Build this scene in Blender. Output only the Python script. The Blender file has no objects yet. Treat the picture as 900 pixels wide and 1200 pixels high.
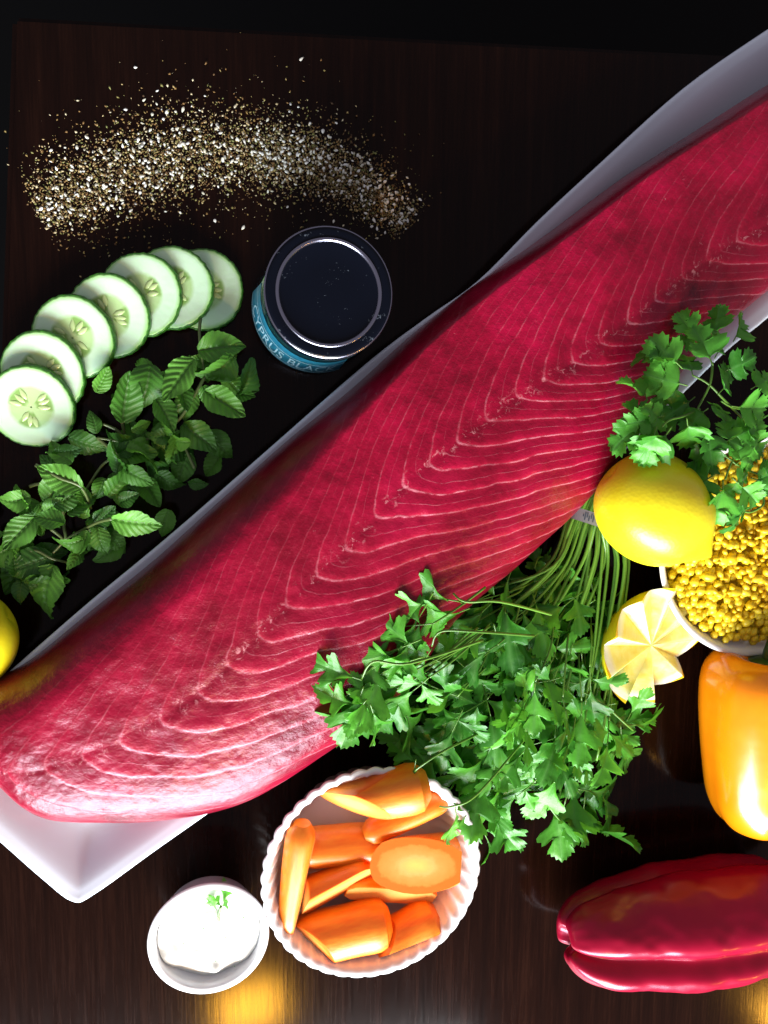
import bpy, bmesh, math, random
import numpy as np
from mathutils import Vector, Matrix, Quaternion

random.seed(11)
RNG = np.random.default_rng(7)
PI = math.pi
SC = bpy.context.scene
COL = SC.collection
S = 0.01                      # all lengths below are centimetres

# ------------------------------------------------------------------ camera
CAM_H = 51.0
FPX = 900.0
NAD = (262.0, 490.0)          # where the camera's plumb line meets the table, photo pixels
n_cam = Vector(((NAD[0]-450)/FPX, (600-NAD[1])/FPX, -1.0)).normalized()
CQ = n_cam.rotation_difference(Vector((0, 0, -1)))
cd = bpy.data.cameras.new("camera")
cam = bpy.data.objects.new("camera", cd)
COL.objects.link(cam)
cam.location = (0, 0, CAM_H*S)
cam.rotation_mode = 'QUATERNION'
cam.rotation_quaternion = CQ
cd.sensor_fit = 'VERTICAL'; cd.sensor_height = 36.0; cd.lens = 27.0
cd.clip_start = 0.02; cd.clip_end = 50
SC.camera = cam

# ------------------------------------------------------------------ world and lamps
w = bpy.data.worlds.new("World"); SC.world = w; w.use_nodes = True
w.node_tree.nodes["Background"].inputs[0].default_value = (0.86, 0.80, 0.92, 1)
w.node_tree.nodes["Background"].inputs[1].default_value = 0.27

def mirror_spot(px, py, h):
    d = CQ @ Vector(((px-450)/FPX, (600-py)/FPX, -1.0)); t = CAM_H/(-d.z)
    return (d.x*t+d.x*h/(-d.z), d.y*t+d.y*h/(-d.z), h)
LAMP1 = mirror_spot(292, 1180, 95); LAMP2 = mirror_spot(930, 1205, 95)   # two warm pendant lamps seen in the polish of the table

def area(name, loc, target, sx, sy, energy, col):
    l = bpy.data.lights.new(name, 'AREA'); l.shape = 'RECTANGLE'
    l.size = sx*S; l.size_y = sy*S; l.energy = energy; l.color = col
    o = bpy.data.objects.new(name, l); COL.objects.link(o)
    o.location = Vector(loc)*S
    d = (Vector(target)-Vector(loc)).normalized()
    o.rotation_mode = 'QUATERNION'; o.rotation_quaternion = d.to_track_quat('-Z', 'Y')
    return o

area("window_light", (-14, -126, 52), (-8, 0, 36), 124, 66, 69.0, (0.90, 0.96, 1.0))
area("lamp_light", LAMP1, (-10, -42, 0), 12, 7, 4.2, (1.0, 0.46, 0.04))
area("lamp_light", LAMP2, (32, -42, 0), 7, 10, 3.4, (1.0, 0.46, 0.05))

vs = SC.view_settings
vs.view_transform = 'Standard'; vs.look = 'None'; vs.gamma = 1.0; vs.use_curve_mapping = False
vs.exposure = 0.36
SC.render.engine = 'CYCLES'
SC.cycles.max_bounces = 6
try:
    SC.cycles.use_denoising = True
except Exception:
    pass

# ------------------------------------------------------------------ helpers
def P(px, py, z=0.0):
    d = CQ @ Vector(((px-450)/FPX, (600-py)/FPX, -1.0))
    t = (CAM_H - z)/(-d.z)
    return Vector((d.x*t, d.y*t, z))

def cr(pts, n):
    """Catmull-Rom through pts (any dimension), n samples per span."""
    p = np.array([list(q) for q in pts], float)
    out = []
    for i in range(len(p)-1):
        a, b, c, d = p[max(i-1, 0)], p[i], p[i+1], p[min(i+2, len(p)-1)]
        for k in range(n):
            t = k/n
            out.append(0.5*((2*b)+(-a+c)*t+(2*a-5*b+4*c-d)*t*t+(-a+3*b-3*c+d)*t**3))
    out.append(p[-1])
    return np.array(out)

def crc(pts, n):
    p = np.array([list(q) for q in pts], float); m = len(p); out = []
    for i in range(m):
        a, b, c, d = p[(i-1) % m], p[i], p[(i+1) % m], p[(i+2) % m]
        for k in range(n):
            t = k/n
            out.append(0.5*((2*b)+(-a+c)*t+(2*a-5*b+4*c-d)*t*t+(-a+3*b-3*c+d)*t**3))
    return np.array(out)

def mesh(name, V, F, mats, smooth=True, uv=None, attrs=None, fmat=None):
    me = bpy.data.meshes.new(name)
    V = np.asarray(V, float)*S
    me.from_pydata(V.tolist(), [], [list(map(int, f)) for f in F])
    if not isinstance(mats, (list, tuple)): mats = [mats]
    for m in mats: me.materials.append(m)
    if fmat is not None: me.polygons.foreach_set("material_index", np.asarray(fmat, np.int32))
    if smooth: me.polygons.foreach_set("use_smooth", [True]*len(me.polygons))
    if uv is not None:
        ul = me.uv_layers.new(name="UVMap")
        li = np.empty(len(me.loops), np.int32); me.loops.foreach_get("vertex_index", li)
        ul.data.foreach_set("uv", np.asarray(uv, float)[li].ravel())
    if attrs:
        for k, a in attrs.items():
            at = me.attributes.new(k, 'FLOAT', 'POINT'); at.data.foreach_set("value", np.asarray(a, np.float32))
    me.update()
    return me

def link(name, me, parent=None, M=None):
    o = bpy.data.objects.new(name, me); COL.objects.link(o)
    if parent is not None: o.parent = parent
    if M is not None: o.matrix_local = M
    return o

def mk(name, V, F, mats, parent=None, off=None, **kw):
    """Mesh object; V in the parent's space (minus off), origin moved to the middle of the mesh."""
    V = np.asarray(V, float)
    if off is not None: V = V - np.array(list(off))
    c = 0.5*(V.min(0)+V.max(0))
    o = link(name, mesh(name, V-c, F, mats, **kw), parent)
    o.location = Vector(c)*S
    return o

def thing(name, label, cat, loc=(0, 0, 0), group=None, rot=None):
    o = bpy.data.objects.new(name, None); COL.objects.link(o)
    o.empty_display_size = 0.01
    o.location = Vector(loc)*S
    if rot is not None:
        o.rotation_mode = 'QUATERNION'; o.rotation_quaternion = rot
    tag(o, label, cat, group)
    return o

def tag(o, label=None, cat=None, group=None, kind=None):
    if label: o['label'] = label
    if cat: o['category'] = cat
    if group: o['group'] = group
    if kind: o['kind'] = kind
    return o

def grid_faces(nu, nv, closeu=False, closev=False):
    F = []
    for i in range(nu if closeu else nu-1):
        for j in range(nv if closev else nv-1):
            a = i*nv+j; b = ((i+1) % nu)*nv+j
            c = ((i+1) % nu)*nv+(j+1) % nv; d = i*nv+(j+1) % nv
            F.append((a, b, c, d))
    return F

def lathe(prof, n, mod=None):
    """prof [(r,z)], outside first going up: faces outward when prof goes bottom->top."""
    V = []
    for k, (r, z) in enumerate(prof):
        for j in range(n):
            th = 2*PI*j/n
            rr, zz = (r, z) if mod is None else mod(r, z, th, k)
            V.append((rr*math.cos(th), rr*math.sin(th), zz))
    F = []
    for k in range(len(prof)-1):
        for j in range(n):
            F.append((k*n+j, k*n+(j+1) % n, (k+1)*n+(j+1) % n, (k+1)*n+j))
    if prof[0][0] < 0.02: pass
    return np.array(V), F

def tube(pts, r, n=6, r1=None):
    pts = np.asarray(pts, float); m = len(pts); V = []
    r1 = r if r1 is None else r1
    up = np.array([0.13, 0.21, 0.97])
    for i in range(m):
        t = pts[min(i+1, m-1)]-pts[max(i-1, 0)]; t = t/(np.linalg.norm(t)+1e-9)
        a = np.cross(t, up); a /= (np.linalg.norm(a)+1e-9); b = np.cross(a, t)
        rr = r+(r1-r)*i/(m-1)
        for j in range(n):
            th = 2*PI*j/n
            V.append(pts[i]+rr*(math.cos(th)*a+math.sin(th)*b))
    F = [(i*n+j, i*n+(j+1) % n, (i+1)*n+(j+1) % n, (i+1)*n+j) for i in range(m-1) for j in range(n)]
    F.append(tuple(range(n))[::-1]); F.append(tuple((m-1)*n+j for j in range(n)))
    return np.array(V), F

def join(parts):
    V = []; F = []; o = 0
    for v, f in parts:
        V.append(np.asarray(v, float)); F += [tuple(i+o for i in q) for q in f]; o += len(v)
    return np.concatenate(V), F

_ng = RNG.random((128, 128))
def vnoise(x, y):
    xi = np.floor(x).astype(int); yi = np.floor(y).astype(int)
    fx = x-xi; fy = y-yi; fx = fx*fx*(3-2*fx); fy = fy*fy*(3-2*fy)
    g = lambda a, b: _ng[a % 128, b % 128]
    return (g(xi, yi)*(1-fx)+g(xi+1, yi)*fx)*(1-fy)+(g(xi, yi+1)*(1-fx)+g(xi+1, yi+1)*fx)*fy
def fbm(x, y, o=4):
    x = np.asarray(x, float); y = np.asarray(y, float); s = 0; a = 0.5
    for k in range(o):
        s = s+a*(vnoise(x*2**k+17*k, y*2**k+5*k)-0.5); a *= 0.5
    return s

# ------------------------------------------------------------------ materials
class N:
    def __init__(s, name):
        s.m = bpy.data.materials.new(name); s.m.use_nodes = True
        s.t = s.m.node_tree; s.b = s.t.nodes["Principled BSDF"]
    def n(s, typ, **kw):
        x = s.t.nodes.new(typ)
        for k, v in kw.items():
            if k in x.inputs: s.put(x, k, v)
            else: setattr(x, k, v)
        return x
    def put(s, node, k, v):
        i = node.inputs[k]
        if isinstance(v, bpy.types.NodeSocket): s.t.links.new(v, i)
        else: i.default_value = v
    def set(s, **kw):
        for k, v in kw.items(): s.put(s.b, k.replace('_', ' '), v)
    def math(s, op, a, b=0.0, c=0.0, clamp=False):
        x = s.t.nodes.new('ShaderNodeMath'); x.operation = op; x.use_clamp = clamp
        for i, v in enumerate((a, b, c)): s.put(x, i, v)
        return x.outputs[0]
    def mix(s, f, a, b, mode='MIX'):
        x = s.t.nodes.new('ShaderNodeMix'); x.data_type = 'RGBA'; x.blend_type = mode
        s.put(x, 0, f); s.put(x, 6, a); s.put(x, 7, b)
        return x.outputs[2]
    def ramp(s, f, stops):
        x = s.t.nodes.new('ShaderNodeValToRGB'); s.put(x, 0, f)
        e = x.color_ramp.elements
        while len(e) < len(stops): e.new(0.5)
        for k, (p, c) in enumerate(stops):
            e[k].position = p; e[k].color = c if len(c) == 4 else (*c, 1)
        return x.outputs[0]
    def noise(s, scale, detail=3, rough=0.55, vec=None, dist=0.0):
        x = s.t.nodes.new('ShaderNodeTexNoise')
        x.inputs['Scale'].default_value = scale; x.inputs['Detail'].default_value = detail
        x.inputs['Roughness'].default_value = rough; x.inputs['Distortion'].default_value = dist
        if vec is not None: s.t.links.new(vec, x.inputs['Vector'])
        return x.outputs['Fac']
    def obj(s): return s.n('ShaderNodeTexCoord').outputs['Object']
    def uv(s): return s.n('ShaderNodeTexCoord').outputs['UV']
    def attr(s, name): return s.n('ShaderNodeAttribute', attribute_name=name).outputs['Fac']
    def rnd(s): return s.n('ShaderNodeObjectInfo').outputs['Random']
    def mapv(s, vec, scale=(1, 1, 1), loc=(0, 0, 0)):
        x = s.t.nodes.new('ShaderNodeMapping'); s.t.links.new(vec, x.inputs[0])
        x.inputs['Scale'].default_value = scale; x.inputs['Location'].default_value = loc
        return x.outputs[0]
    def bump(s, h, strength=0.3, dist=0.001):
        x = s.t.nodes.new('ShaderNodeBump'); s.put(x, 'Strength', strength); s.put(x, 'Distance', dist)
        s.put(x, 'Height', h); s.t.links.new(x.outputs[0], s.b.inputs['Normal'])
        return x.outputs[0]
    def translucent(s, col, f, nrm=None):
        tr = s.t.nodes.new('ShaderNodeBsdfTranslucent'); s.put(tr, 'Color', col)
        mx = s.t.nodes.new('ShaderNodeMixShader'); s.put(mx, 0, f)
        s.t.links.new(s.b.outputs[0], mx.inputs[1]); s.t.links.new(tr.outputs[0], mx.inputs[2])
        s.t.links.new(mx.outputs[0], s.t.nodes['Material Output'].inputs[0])

def simple(name, col, rough=0.5, spec=0.5, coat=0.0, metal=0.0, sss=0.0, sr=(1, 0.5, 0.3)):
    m = N(name); m.set(Base_Color=(*col, 1), Roughness=rough, Metallic=metal)
    m.b.inputs['Specular IOR Level'].default_value = spec
    m.b.inputs['Coat Weight'].default_value = coat
    if sss:
        m.b.inputs['Subsurface Weight'].default_value = sss
        m.b.inputs['Subsurface Radius'].default_value = sr
        m.b.inputs['Subsurface Scale'].default_value = 0.004
    return m

def mat_wood():
    m = N("dark_stained_wood"); o = m.obj()
    g1 = m.noise(9, 6, 0.65, m.mapv(o, (14, 0.55, 1)))
    g2 = m.noise(60, 4, 0.7, m.mapv(o, (9, 0.35, 1)))
    big = m.noise(5, 2, 0.5, m.mapv(o, (1.6, 0.5, 1)))
    f = m.math('ADD', m.math('MULTIPLY', g1, 0.6), m.math('MULTIPLY', g2, 0.4))
    c = m.ramp(f, [(0.32, (0.003, 0.0009, 0.0005)), (0.52, (0.0085, 0.0025, 0.0013)), (0.76, (0.024, 0.0078, 0.004))])
    c = m.mix(m.math('MULTIPLY', big, 0.6), c, (0.004, 0.0016, 0.001, 1))
    m.set(Base_Color=c)
    m.set(Roughness=m.math('ADD', 0.07, m.math('MULTIPLY', g2, 0.10)))
    m.b.inputs['Specular IOR Level'].default_value = 0.11
    m.bump(f, 0.12, 0.0004)
    return m.m

def mat_tuna():
    m = N("raw_tuna_flesh"); o = m.obj()
    s = m.attr('s'); d = m.attr('d'); keep = m.attr('line')
    wob = m.noise(55, 3, 0.6, o)
    s2 = m.math('ADD', s, m.math('MULTIPLY', m.math('SUBTRACT', wob, 0.5), 0.22))
    fr = m.math('FRACT', s2)
    ln = m.math('ABSOLUTE', m.math('SUBTRACT', fr, 0.5))
    core = m.ramp(ln, [(0.0, (1, 1, 1)), (0.02, (0.7, 0.7, 0.7)), (0.055, (0, 0, 0))])
    ln2 = m.math('ABSOLUTE', m.math('SUBTRACT', m.math('FRACT', m.math('ADD', m.math('MULTIPLY', s2, 2.0), 0.5)), 0.5))
    core2 = m.ramp(ln2, [(0.0, (0.45,)*3), (0.05, (0, 0, 0))])
    core = m.math('MAXIMUM', core, core2)
    halo = m.ramp(ln, [(0.0, (1, 1, 1)), (0.22, (0, 0, 0))])
    brk = m.math('MULTIPLY', m.ramp(m.noise(120, 4, 0.7, o), [(0.38, (0.10,)*3), (0.56, (1, 1, 1))]), m.ramp(m.noise(24, 2, 0.5, o), [(0.35, (0.25,)*3), (0.6, (1, 1, 1))]))
    lines = m.math('MULTIPLY', m.math('MULTIPLY', core, brk), keep)
    blot = m.noise(22, 4, 0.6, o)
    fine = m.noise(420, 3, 0.7, o)
    base = m.ramp(blot, [(0.28, (0.11, 0.0002, 0.006)), (0.52, (0.25, 0.0004, 0.019)), (0.78, (0.37, 0.001, 0.036))])
    base = m.mix(m.math('MULTIPLY', m.math('MULTIPLY', halo, keep), 0.20), base, (0.60, 0.015, 0.05, 1))
    base = m.mix(m.ramp(fine, [(0.5, (0, 0, 0)), (0.85, (0.10,)*3)]), base, (0.66, 0.05, 0.12, 1))
    # the paler seam with its torn white threads
    seam = m.ramp(m.math('ABSOLUTE', m.math('ADD', d, m.math('MULTIPLY', m.math('SUBTRACT', m.noise(30, 3, 0.6, o), 0.5), 1.2))), [(0.0, (1, 1, 1)), (0.75, (0, 0, 0))])
    thr = m.ramp(m.noise(210, 3, 0.75, o, 0.6), [(0.57, (0, 0, 0)), (0.68, (1, 1, 1))])
    seamf = m.math('MULTIPLY', m.math('MULTIPLY', seam, thr), 0.38)
    shade = m.math('MULTIPLY', m.math('FRACT', m.math('ADD', s2, 0.5)), m.math('MULTIPLY', keep, 0.55))  # shading across each flake put into the colour, deepest against one grain line
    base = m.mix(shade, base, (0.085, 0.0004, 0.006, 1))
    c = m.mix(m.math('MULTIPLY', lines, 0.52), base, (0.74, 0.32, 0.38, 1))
    c = m.mix(seamf, c, (0.82, 0.40, 0.42, 1))
    flk = m.ramp(m.noise(95, 5, 0.8, o, 0.3), [(0.68, (0, 0, 0)), (0.76, (1, 1, 1))])
    c = m.mix(m.math('MULTIPLY', flk, 0.6), c, (0.8, 0.36, 0.38, 1))
    # the dark blood line on the skin side
    bl = m.attr('blood')
    c = m.mix(bl, c, (0.055, 0.008, 0.010, 1))
    m.set(Base_Color=c, Roughness=m.math('ADD', 0.18, m.math('MULTIPLY', blot, 0.26)))
    m.b.inputs['Specular IOR Level'].default_value = 0.20
    m.b.inputs['Specular Tint'].default_value = (0.90, 0.74, 1.0, 1)
    h = m.math('ADD', m.math('MULTIPLY', fine, 0.55), m.math('MULTIPLY', m.noise(150, 4, 0.7, o), 0.9))
    h = m.math('ADD', h, m.math('MULTIPLY', lines, 0.3))
    m.bump(h, 0.55, 0.0009)
    cb2 = m.t.nodes.new('ShaderNodeBump'); m.put(cb2, 'Strength', 0.5); m.put(cb2, 'Distance', 0.0010)
    m.put(cb2, 'Height', m.math('ADD', m.noise(260, 3, 0.65, o), m.math('MULTIPLY', m.noise(60, 3, 0.6, o), 1.6)))
    m.t.links.new(cb2.outputs[0], m.b.inputs['Coat Normal'])
    m.b.inputs['Coat Weight'].default_value = 0.40
    m.b.inputs['Coat Roughness'].default_value = 0.24
    m.b.inputs['Coat IOR'].default_value = 1.38
    return m.m

def mat_porcelain(name="white_porcelain", col=(0.80, 0.80, 0.82)):
    m = N(name); m.set(Base_Color=(*col, 1), Roughness=0.16)
    m.b.inputs['Coat Weight'].default_value = 0.3
    m.b.inputs['Coat Roughness'].default_value = 0.05
    return m.m

def mat_leaf(name, dark, light, vein, rough, veins, tr=0.28):
    m = N(name); uv = m.uv(); o = m.obj()
    r = m.rnd()
    sx = m.n('ShaderNodeSeparateXYZ', Vector=uv)
    x, y = sx.outputs[0], sx.outputs[1]
    ax = m.math('ABSOLUTE', x)
    mid = m.ramp(ax, [(0.0, (1, 1, 1)), (0.035, (0.5,)*3), (0.07, (0, 0, 0))])
    if veins == 'mint':
        c = m.math('FRACT', m.math('SUBTRACT', m.math('MULTIPLY', y, 7.5), m.math('MULTIPLY', ax, 1.7)))
        lat = m.ramp(m.math('ABSOLUTE', m.math('SUBTRACT', c, 0.5)), [(0.0, (1, 1, 1)), (0.10, (0, 0, 0))])
    else:
        ang = m.math('ARCTAN2', x, m.math('ADD', y, 0.02))
        c = m.math('FRACT', m.math('MULTIPLY', ang, 3.3))
        lat = m.ramp(m.math('ABSOLUTE', m.math('SUBTRACT', c, 0.5)), [(0.0, (0.6,)*3), (0.07, (0, 0, 0))])
    v = m.math('MAXIMUM', mid, m.math('MULTIPLY', lat, 0.6))
    nz = m.noise(260, 3, 0.6, o)
    f = m.math('ADD', m.math('MULTIPLY', r, 0.75), m.math('MULTIPLY', nz, 0.35), clamp=True)
    base = m.mix(f, (*dark, 1), (*light, 1))
    base = m.mix(m.math('MULTIPLY', v, 0.55), base, (*vein, 1))
    m.set(Base_Color=base, Roughness=m.math('ADD', rough, m.math('MULTIPLY', nz, 0.12)))
    m.b.inputs['Specular IOR Level'].default_value = 0.36
    nrm = m.bump(m.math('SUBTRACT', m.math('MULTIPLY', nz, 0.6), m.math('MULTIPLY', v, 0.8)), 0.35, 0.0006)
    m.translucent(m.mix(0.5, base, (0.16, 0.42, 0.02, 1)), tr)
    return m.m

M = {}
M['wood'] = mat_wood()
M['floor'] = simple("dark_floor", (0.0018, 0.0018, 0.002), 0.8, 0.1).m
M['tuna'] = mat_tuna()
M['porcelain'] = mat_porcelain()
M['cool_porcelain'] = mat_porcelain('cool_white_porcelain', (0.74, 0.82, 0.93))
M['parsley'] = mat_leaf("parsley_leaf", (0.010, 0.10, 0.008), (0.13, 0.50, 0.045), (0.13, 0.36, 0.08), 0.30, 'pars')
M['cilantro'] = mat_leaf("cilantro_leaf", (0.012, 0.12, 0.010), (0.13, 0.50, 0.05), (0.10, 0.32, 0.07), 0.32, 'pars')
M['mint'] = mat_leaf("mint_leaf", (0.012, 0.085, 0.010), (0.15, 0.42, 0.05), (0.16, 0.30, 0.10), 0.36, 'mint', 0.2)

def mat_stem(name, a, b):
    m = N(name); nz = m.noise(60, 3, 0.6, m.obj())
    m.set(Base_Color=m.mix(m.math('ADD', m.math('MULTIPLY', nz, 0.6), m.math('MULTIPLY', m.rnd(), 0.5), clamp=True), (*a, 1), (*b, 1)), Roughness=0.35)
    return m.m
M['stem'] = mat_stem("parsley_stem", (0.03, 0.10, 0.010), (0.14, 0.32, 0.035))
M['mint_stem'] = mat_stem("mint_stem", (0.07, 0.10, 0.03), (0.16, 0.22, 0.07))
M['pepper_stem'] = mat_stem("pepper_stem", (0.012, 0.035, 0.012), (0.03, 0.09, 0.02))

def mat_citrus():
    m = N("lemon_peel"); o = m.obj()
    nz = m.noise(45, 3, 0.5, o)
    m.set(Base_Color=m.ramp(nz, [(0.3, (0.87, 0.70, 0.008)), (0.7, (0.90, 0.80, 0.02))]), Roughness=0.34)
    v = m.n('ShaderNodeTexVoronoi'); m.put(v, 'Vector', o); v.inputs['Scale'].default_value = 430
    m.bump(m.math('ADD', v.outputs['Distance'], m.math('MULTIPLY', nz, 0.8)), 0.14, 0.0005)
    return m.m
M['lemon'] = mat_citrus()

def mat_lemon_flesh():
    m = N("lemon_flesh"); o = m.obj()
    sp = m.n('ShaderNodeSeparateXYZ', Vector=o)
    ang = m.math('ARCTAN2', sp.outputs[1], sp.outputs[0])
    rad = m.n('ShaderNodeVectorMath', operation='LENGTH'); m.put(rad, 0, o)
    seg = m.math('ABSOLUTE', m.math('SUBTRACT', m.math('FRACT', m.math('MULTIPLY', ang, 9/(2*PI))), 0.5))
    mem = m.ramp(seg, [(0.0, (1, 1, 1)), (0.05, (0.2,)*3), (0.09, (0, 0, 0))])
    nz = m.noise(120, 3, 0.6, m.mapv(o, (1, 1, 0.3)), 0.4)
    c = m.ramp(nz, [(0.3, (0.86, 0.72, 0.10)), (0.65, (0.9, 0.82, 0.30))])
    c = m.mix(mem, c, (0.88, 0.84, 0.55, 1))
    pith = m.ramp(rad.outputs['Value'], [(0.0, (0, 0, 0)), (0.0372, (0, 0, 0)), (0.0388, (1, 1, 1))])
    c = m.mix(pith, c, (0.88, 0.84, 0.62, 1))
    c = m.mix(m.math('GREATER_THAN', rad.outputs['Value'], 0.0426), c, (0.85, 0.55, 0.01, 1))
    m.set(Base_Color=c, Roughness=0.28)
    m.b.inputs['Subsurface Weight'].default_value = 0.35
    m.b.inputs['Subsurface Radius'].default_value = (1, .8, .3)
    m.b.inputs['Subsurface Scale'].default_value = 0.008
    m.bump(nz, 0.4, 0.001)
    return m.m
M['lemon_flesh'] = mat_lemon_flesh()

def mat_pepper(name, a, b, rough):
    m = N(name); o = m.obj(); nz = m.noise(28, 3, 0.55, o)
    m.set(Base_Color=m.mix(nz, (*a, 1), (*b, 1)), Roughness=rough)
    m.b.inputs['Coat Weight'].default_value = 0.08
    m.b.inputs['Coat Roughness'].default_value = 0.14
    m.b.inputs['Specular IOR Level'].default_value = 0.30
    h = m.math('ADD', m.noise(18, 3, 0.5, o), m.math('MULTIPLY', m.noise(90, 3, 0.6, o), 0.15))
    m.bump(h, 0.22, 0.003)
    return m.m
M['orange_pepper'] = mat_pepper("orange_pepper_skin", (0.70, 0.16, 0.002), (0.80, 0.28, 0.004), 0.24)
M['orange_pepper'].node_tree.nodes['Principled BSDF'].inputs['Coat Weight'].default_value = 0.45
M['red_pepper'] = mat_pepper("red_pepper_skin", (0.22, 0.0006, 0.012), (0.36, 0.0012, 0.030), 0.30)
M['red_pepper'].node_tree.nodes['Principled BSDF'].inputs['Specular IOR Level'].default_value = 0.42
M['red_pepper'].node_tree.nodes['Principled BSDF'].inputs['Specular Tint'].default_value = (1.0, 0.62, 0.86, 1)

def mat_carrot_skin():
    m = N("carrot_outside"); o = m.obj(); nz = m.noise(90, 4, 0.6, m.mapv(o, (3, 3, 0.7)))
    m.set(Base_Color=m.ramp(nz, [(0.3, (0.84, 0.17, 0.006)), (0.7, (0.89, 0.28, 0.018))]), Roughness=0.36)
    m.bump(nz, 0.25, 0.0008)
    m.b.inputs['Subsurface Weight'].default_value = 0.2
    m.b.inputs['Subsurface Radius'].default_value = (1, 0.35, 0.05)
    m.b.inputs['Subsurface Scale'].default_value = 0.004
    return m.m
M['carrot'] = mat_carrot_skin()
def mat_carrot_cut():
    m = N("carrot_cut_face"); o = m.obj(); nz = m.noise(160, 4, 0.6, o)
    sp = m.n('ShaderNodeSeparateXYZ', Vector=o)
    rr = m.math('SQRT', m.math('ADD', m.math('POWER', sp.outputs[0], 2.0), m.math('POWER', sp.outputs[1], 2.0)))
    f = m.math('ADD', m.math('MULTIPLY', rr, 60.0), m.math('MULTIPLY', nz, 0.3))
    m.set(Base_Color=m.ramp(f, [(0.2, (0.84, 0.52, 0.12)), (0.40, (0.82, 0.44, 0.11)), (0.50, (0.82, 0.40, 0.11)), (0.62, (0.80, 0.31, 0.065)), (0.92, (0.80, 0.24, 0.035)), (1.0, (0.80, 0.15, 0.010))]), Roughness=0.32)
    kn = m.noise(700, 2, 0.5, m.mapv(o, (1, .06, .1)))
    m.bump(m.math('ADD', nz, m.math('MULTIPLY', kn, .25)), 0.2, 0.0005)
    return m.m
M['carrot_cut'] = mat_carrot_cut()

def mat_cuke_flesh():
    m = N("cucumber_flesh"); o = m.obj()
    sp = m.n('ShaderNodeSeparateXYZ', Vector=o)
    rr = m.math('SQRT', m.math('ADD', m.math('POWER', sp.outputs[0], 2.0), m.math('POWER', sp.outputs[1], 2.0)))
    ang = m.math('ARCTAN2', sp.outputs[1], sp.outputs[0])
    nz = m.noise(160, 3, 0.6, o)
    rim = m.math('ADD', m.math('MULTIPLY', rr, 38.0), m.math('MULTIPLY', m.math('SUBTRACT', nz, 0.5), 0.05))
    c = m.ramp(rim, [(0.0, (0.52, 0.70, 0.32)), (0.44, (0.46, 0.68, 0.30)), (0.54, (0.64, 0.87, 0.62)), (0.82, (0.62, 0.87, 0.60)), (0.91, (0.36, 0.72, 0.22)), (1.0, (0.10, 0.40, 0.04))])
    lob = m.math('COSINE', m.math('MULTIPLY', ang, 3.0))
    lo = m.ramp(m.math('ADD', m.math('MULTIPLY', lob, 0.5), 0.5), [(0.35, (0, 0, 0)), (0.6, (1, 1, 1))])
    inn = m.ramp(rim, [(0.08, (0, 0, 0)), (0.16, (1, 1, 1)), (0.45, (1, 1, 1)), (0.52, (0, 0, 0))])
    c = m.mix(m.math('MULTIPLY', m.math('MULTIPLY', lo, inn), 0.85), c, (0.20, 0.38, 0.07, 1))
    m.set(Base_Color=c, Roughness=m.math('ADD', 0.22, m.math('MULTIPLY', nz, 0.2)))
    m.bump(nz, 0.3, 0.0006)
    m.b.inputs['Subsurface Weight'].default_value = 0.3
    m.b.inputs['Subsurface Radius'].default_value = (0.7, 1, 0.5)
    m.b.inputs['Subsurface Scale'].default_value = 0.004
    return m.m
M['cuke'] = mat_cuke_flesh()
def mat_cuke_peel():
    m = N("cucumber_peel"); o = m.obj(); nz = m.noise(300, 4, 0.7, o)
    m.set(Base_Color=m.ramp(nz, [(0.35, (0.01, 0.07, 0.008)), (0.65, (0.06, 0.26, 0.02))]), Roughness=0.3)
    m.bump(nz, 0.6, 0.001)
    return m.m
M['cuke_peel'] = mat_cuke_peel()
M['cuke_seed'] = simple("cucumber_seed", (0.50, 0.66, 0.28), 0.2, 0.6).m

M['jar_lid'] = None
def mat_lid():
    m = N("black_metal_lid"); o = m.obj()
    nz = m.noise(900, 2, 0.6, o); sm = m.noise(110, 4, 0.7, o)
    dust = m.ramp(m.math('MULTIPLY', sm, m.math('ADD', 0.55, m.math('MULTIPLY', nz, 0.6))), [(0.56, (0, 0, 0)), (0.66, (1, 1, 1))])
    m.b.inputs['Specular IOR Level'].default_value = 0.14
    m.set(Base_Color=m.mix(dust, (0.002, 0.003, 0.007, 1), (0.14, 0.17, 0.21, 1)), Roughness=m.math('ADD', 0.20, m.math('MULTIPLY', dust, 0.4)))
    return m.m
M['lid'] = mat_lid()
M['lid_ring'] = simple("lid_bright_ring", (0.26, 0.26, 0.33), 0.24, 0.5, metal=1.0).m
def mat_glass():
    m = N("jar_glass"); m.set(Base_Color=(0.004, 0.02, 0.026, 1), Roughness=0.06)
    m.b.inputs['Coat Weight'].default_value = 0.5
    return m.m
M['glass'] = mat_glass()
def mat_label():
    m = N("teal_paper_label"); nz = m.noise(240, 4, 0.7, m.obj())
    m.set(Base_Color=m.ramp(nz, [(0.3, (0.006, 0.08, 0.14)), (0.6, (0.012, 0.18, 0.29)), (0.8, (0.04, 0.30, 0.44))]), Roughness=0.45)
    return m.m
M['label'] = mat_label()
M['ink'] = simple("pale_label_print", (0.36, 0.62, 0.74), 0.5).m
M['ink_dark'] = simple("dark_label_print", (0.03, 0.04, 0.06), 0.5).m
M['band'] = simple("clear_plastic_tie", (0.16, 0.16, 0.17), 0.3, 0.5).m
def mat_dip():
    m = N("white_creamy_dip"); o = m.obj(); nz = m.noise(130, 4, 0.6, o)
    m.set(Base_Color=m.ramp(nz, [(0.3, (0.68, 0.69, 0.64)), (0.7, (0.76, 0.77, 0.72))]), Roughness=0.35)
    m.bump(nz, 0.3, 0.0015)
    return m.m
M['dip'] = mat_dip()
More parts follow.
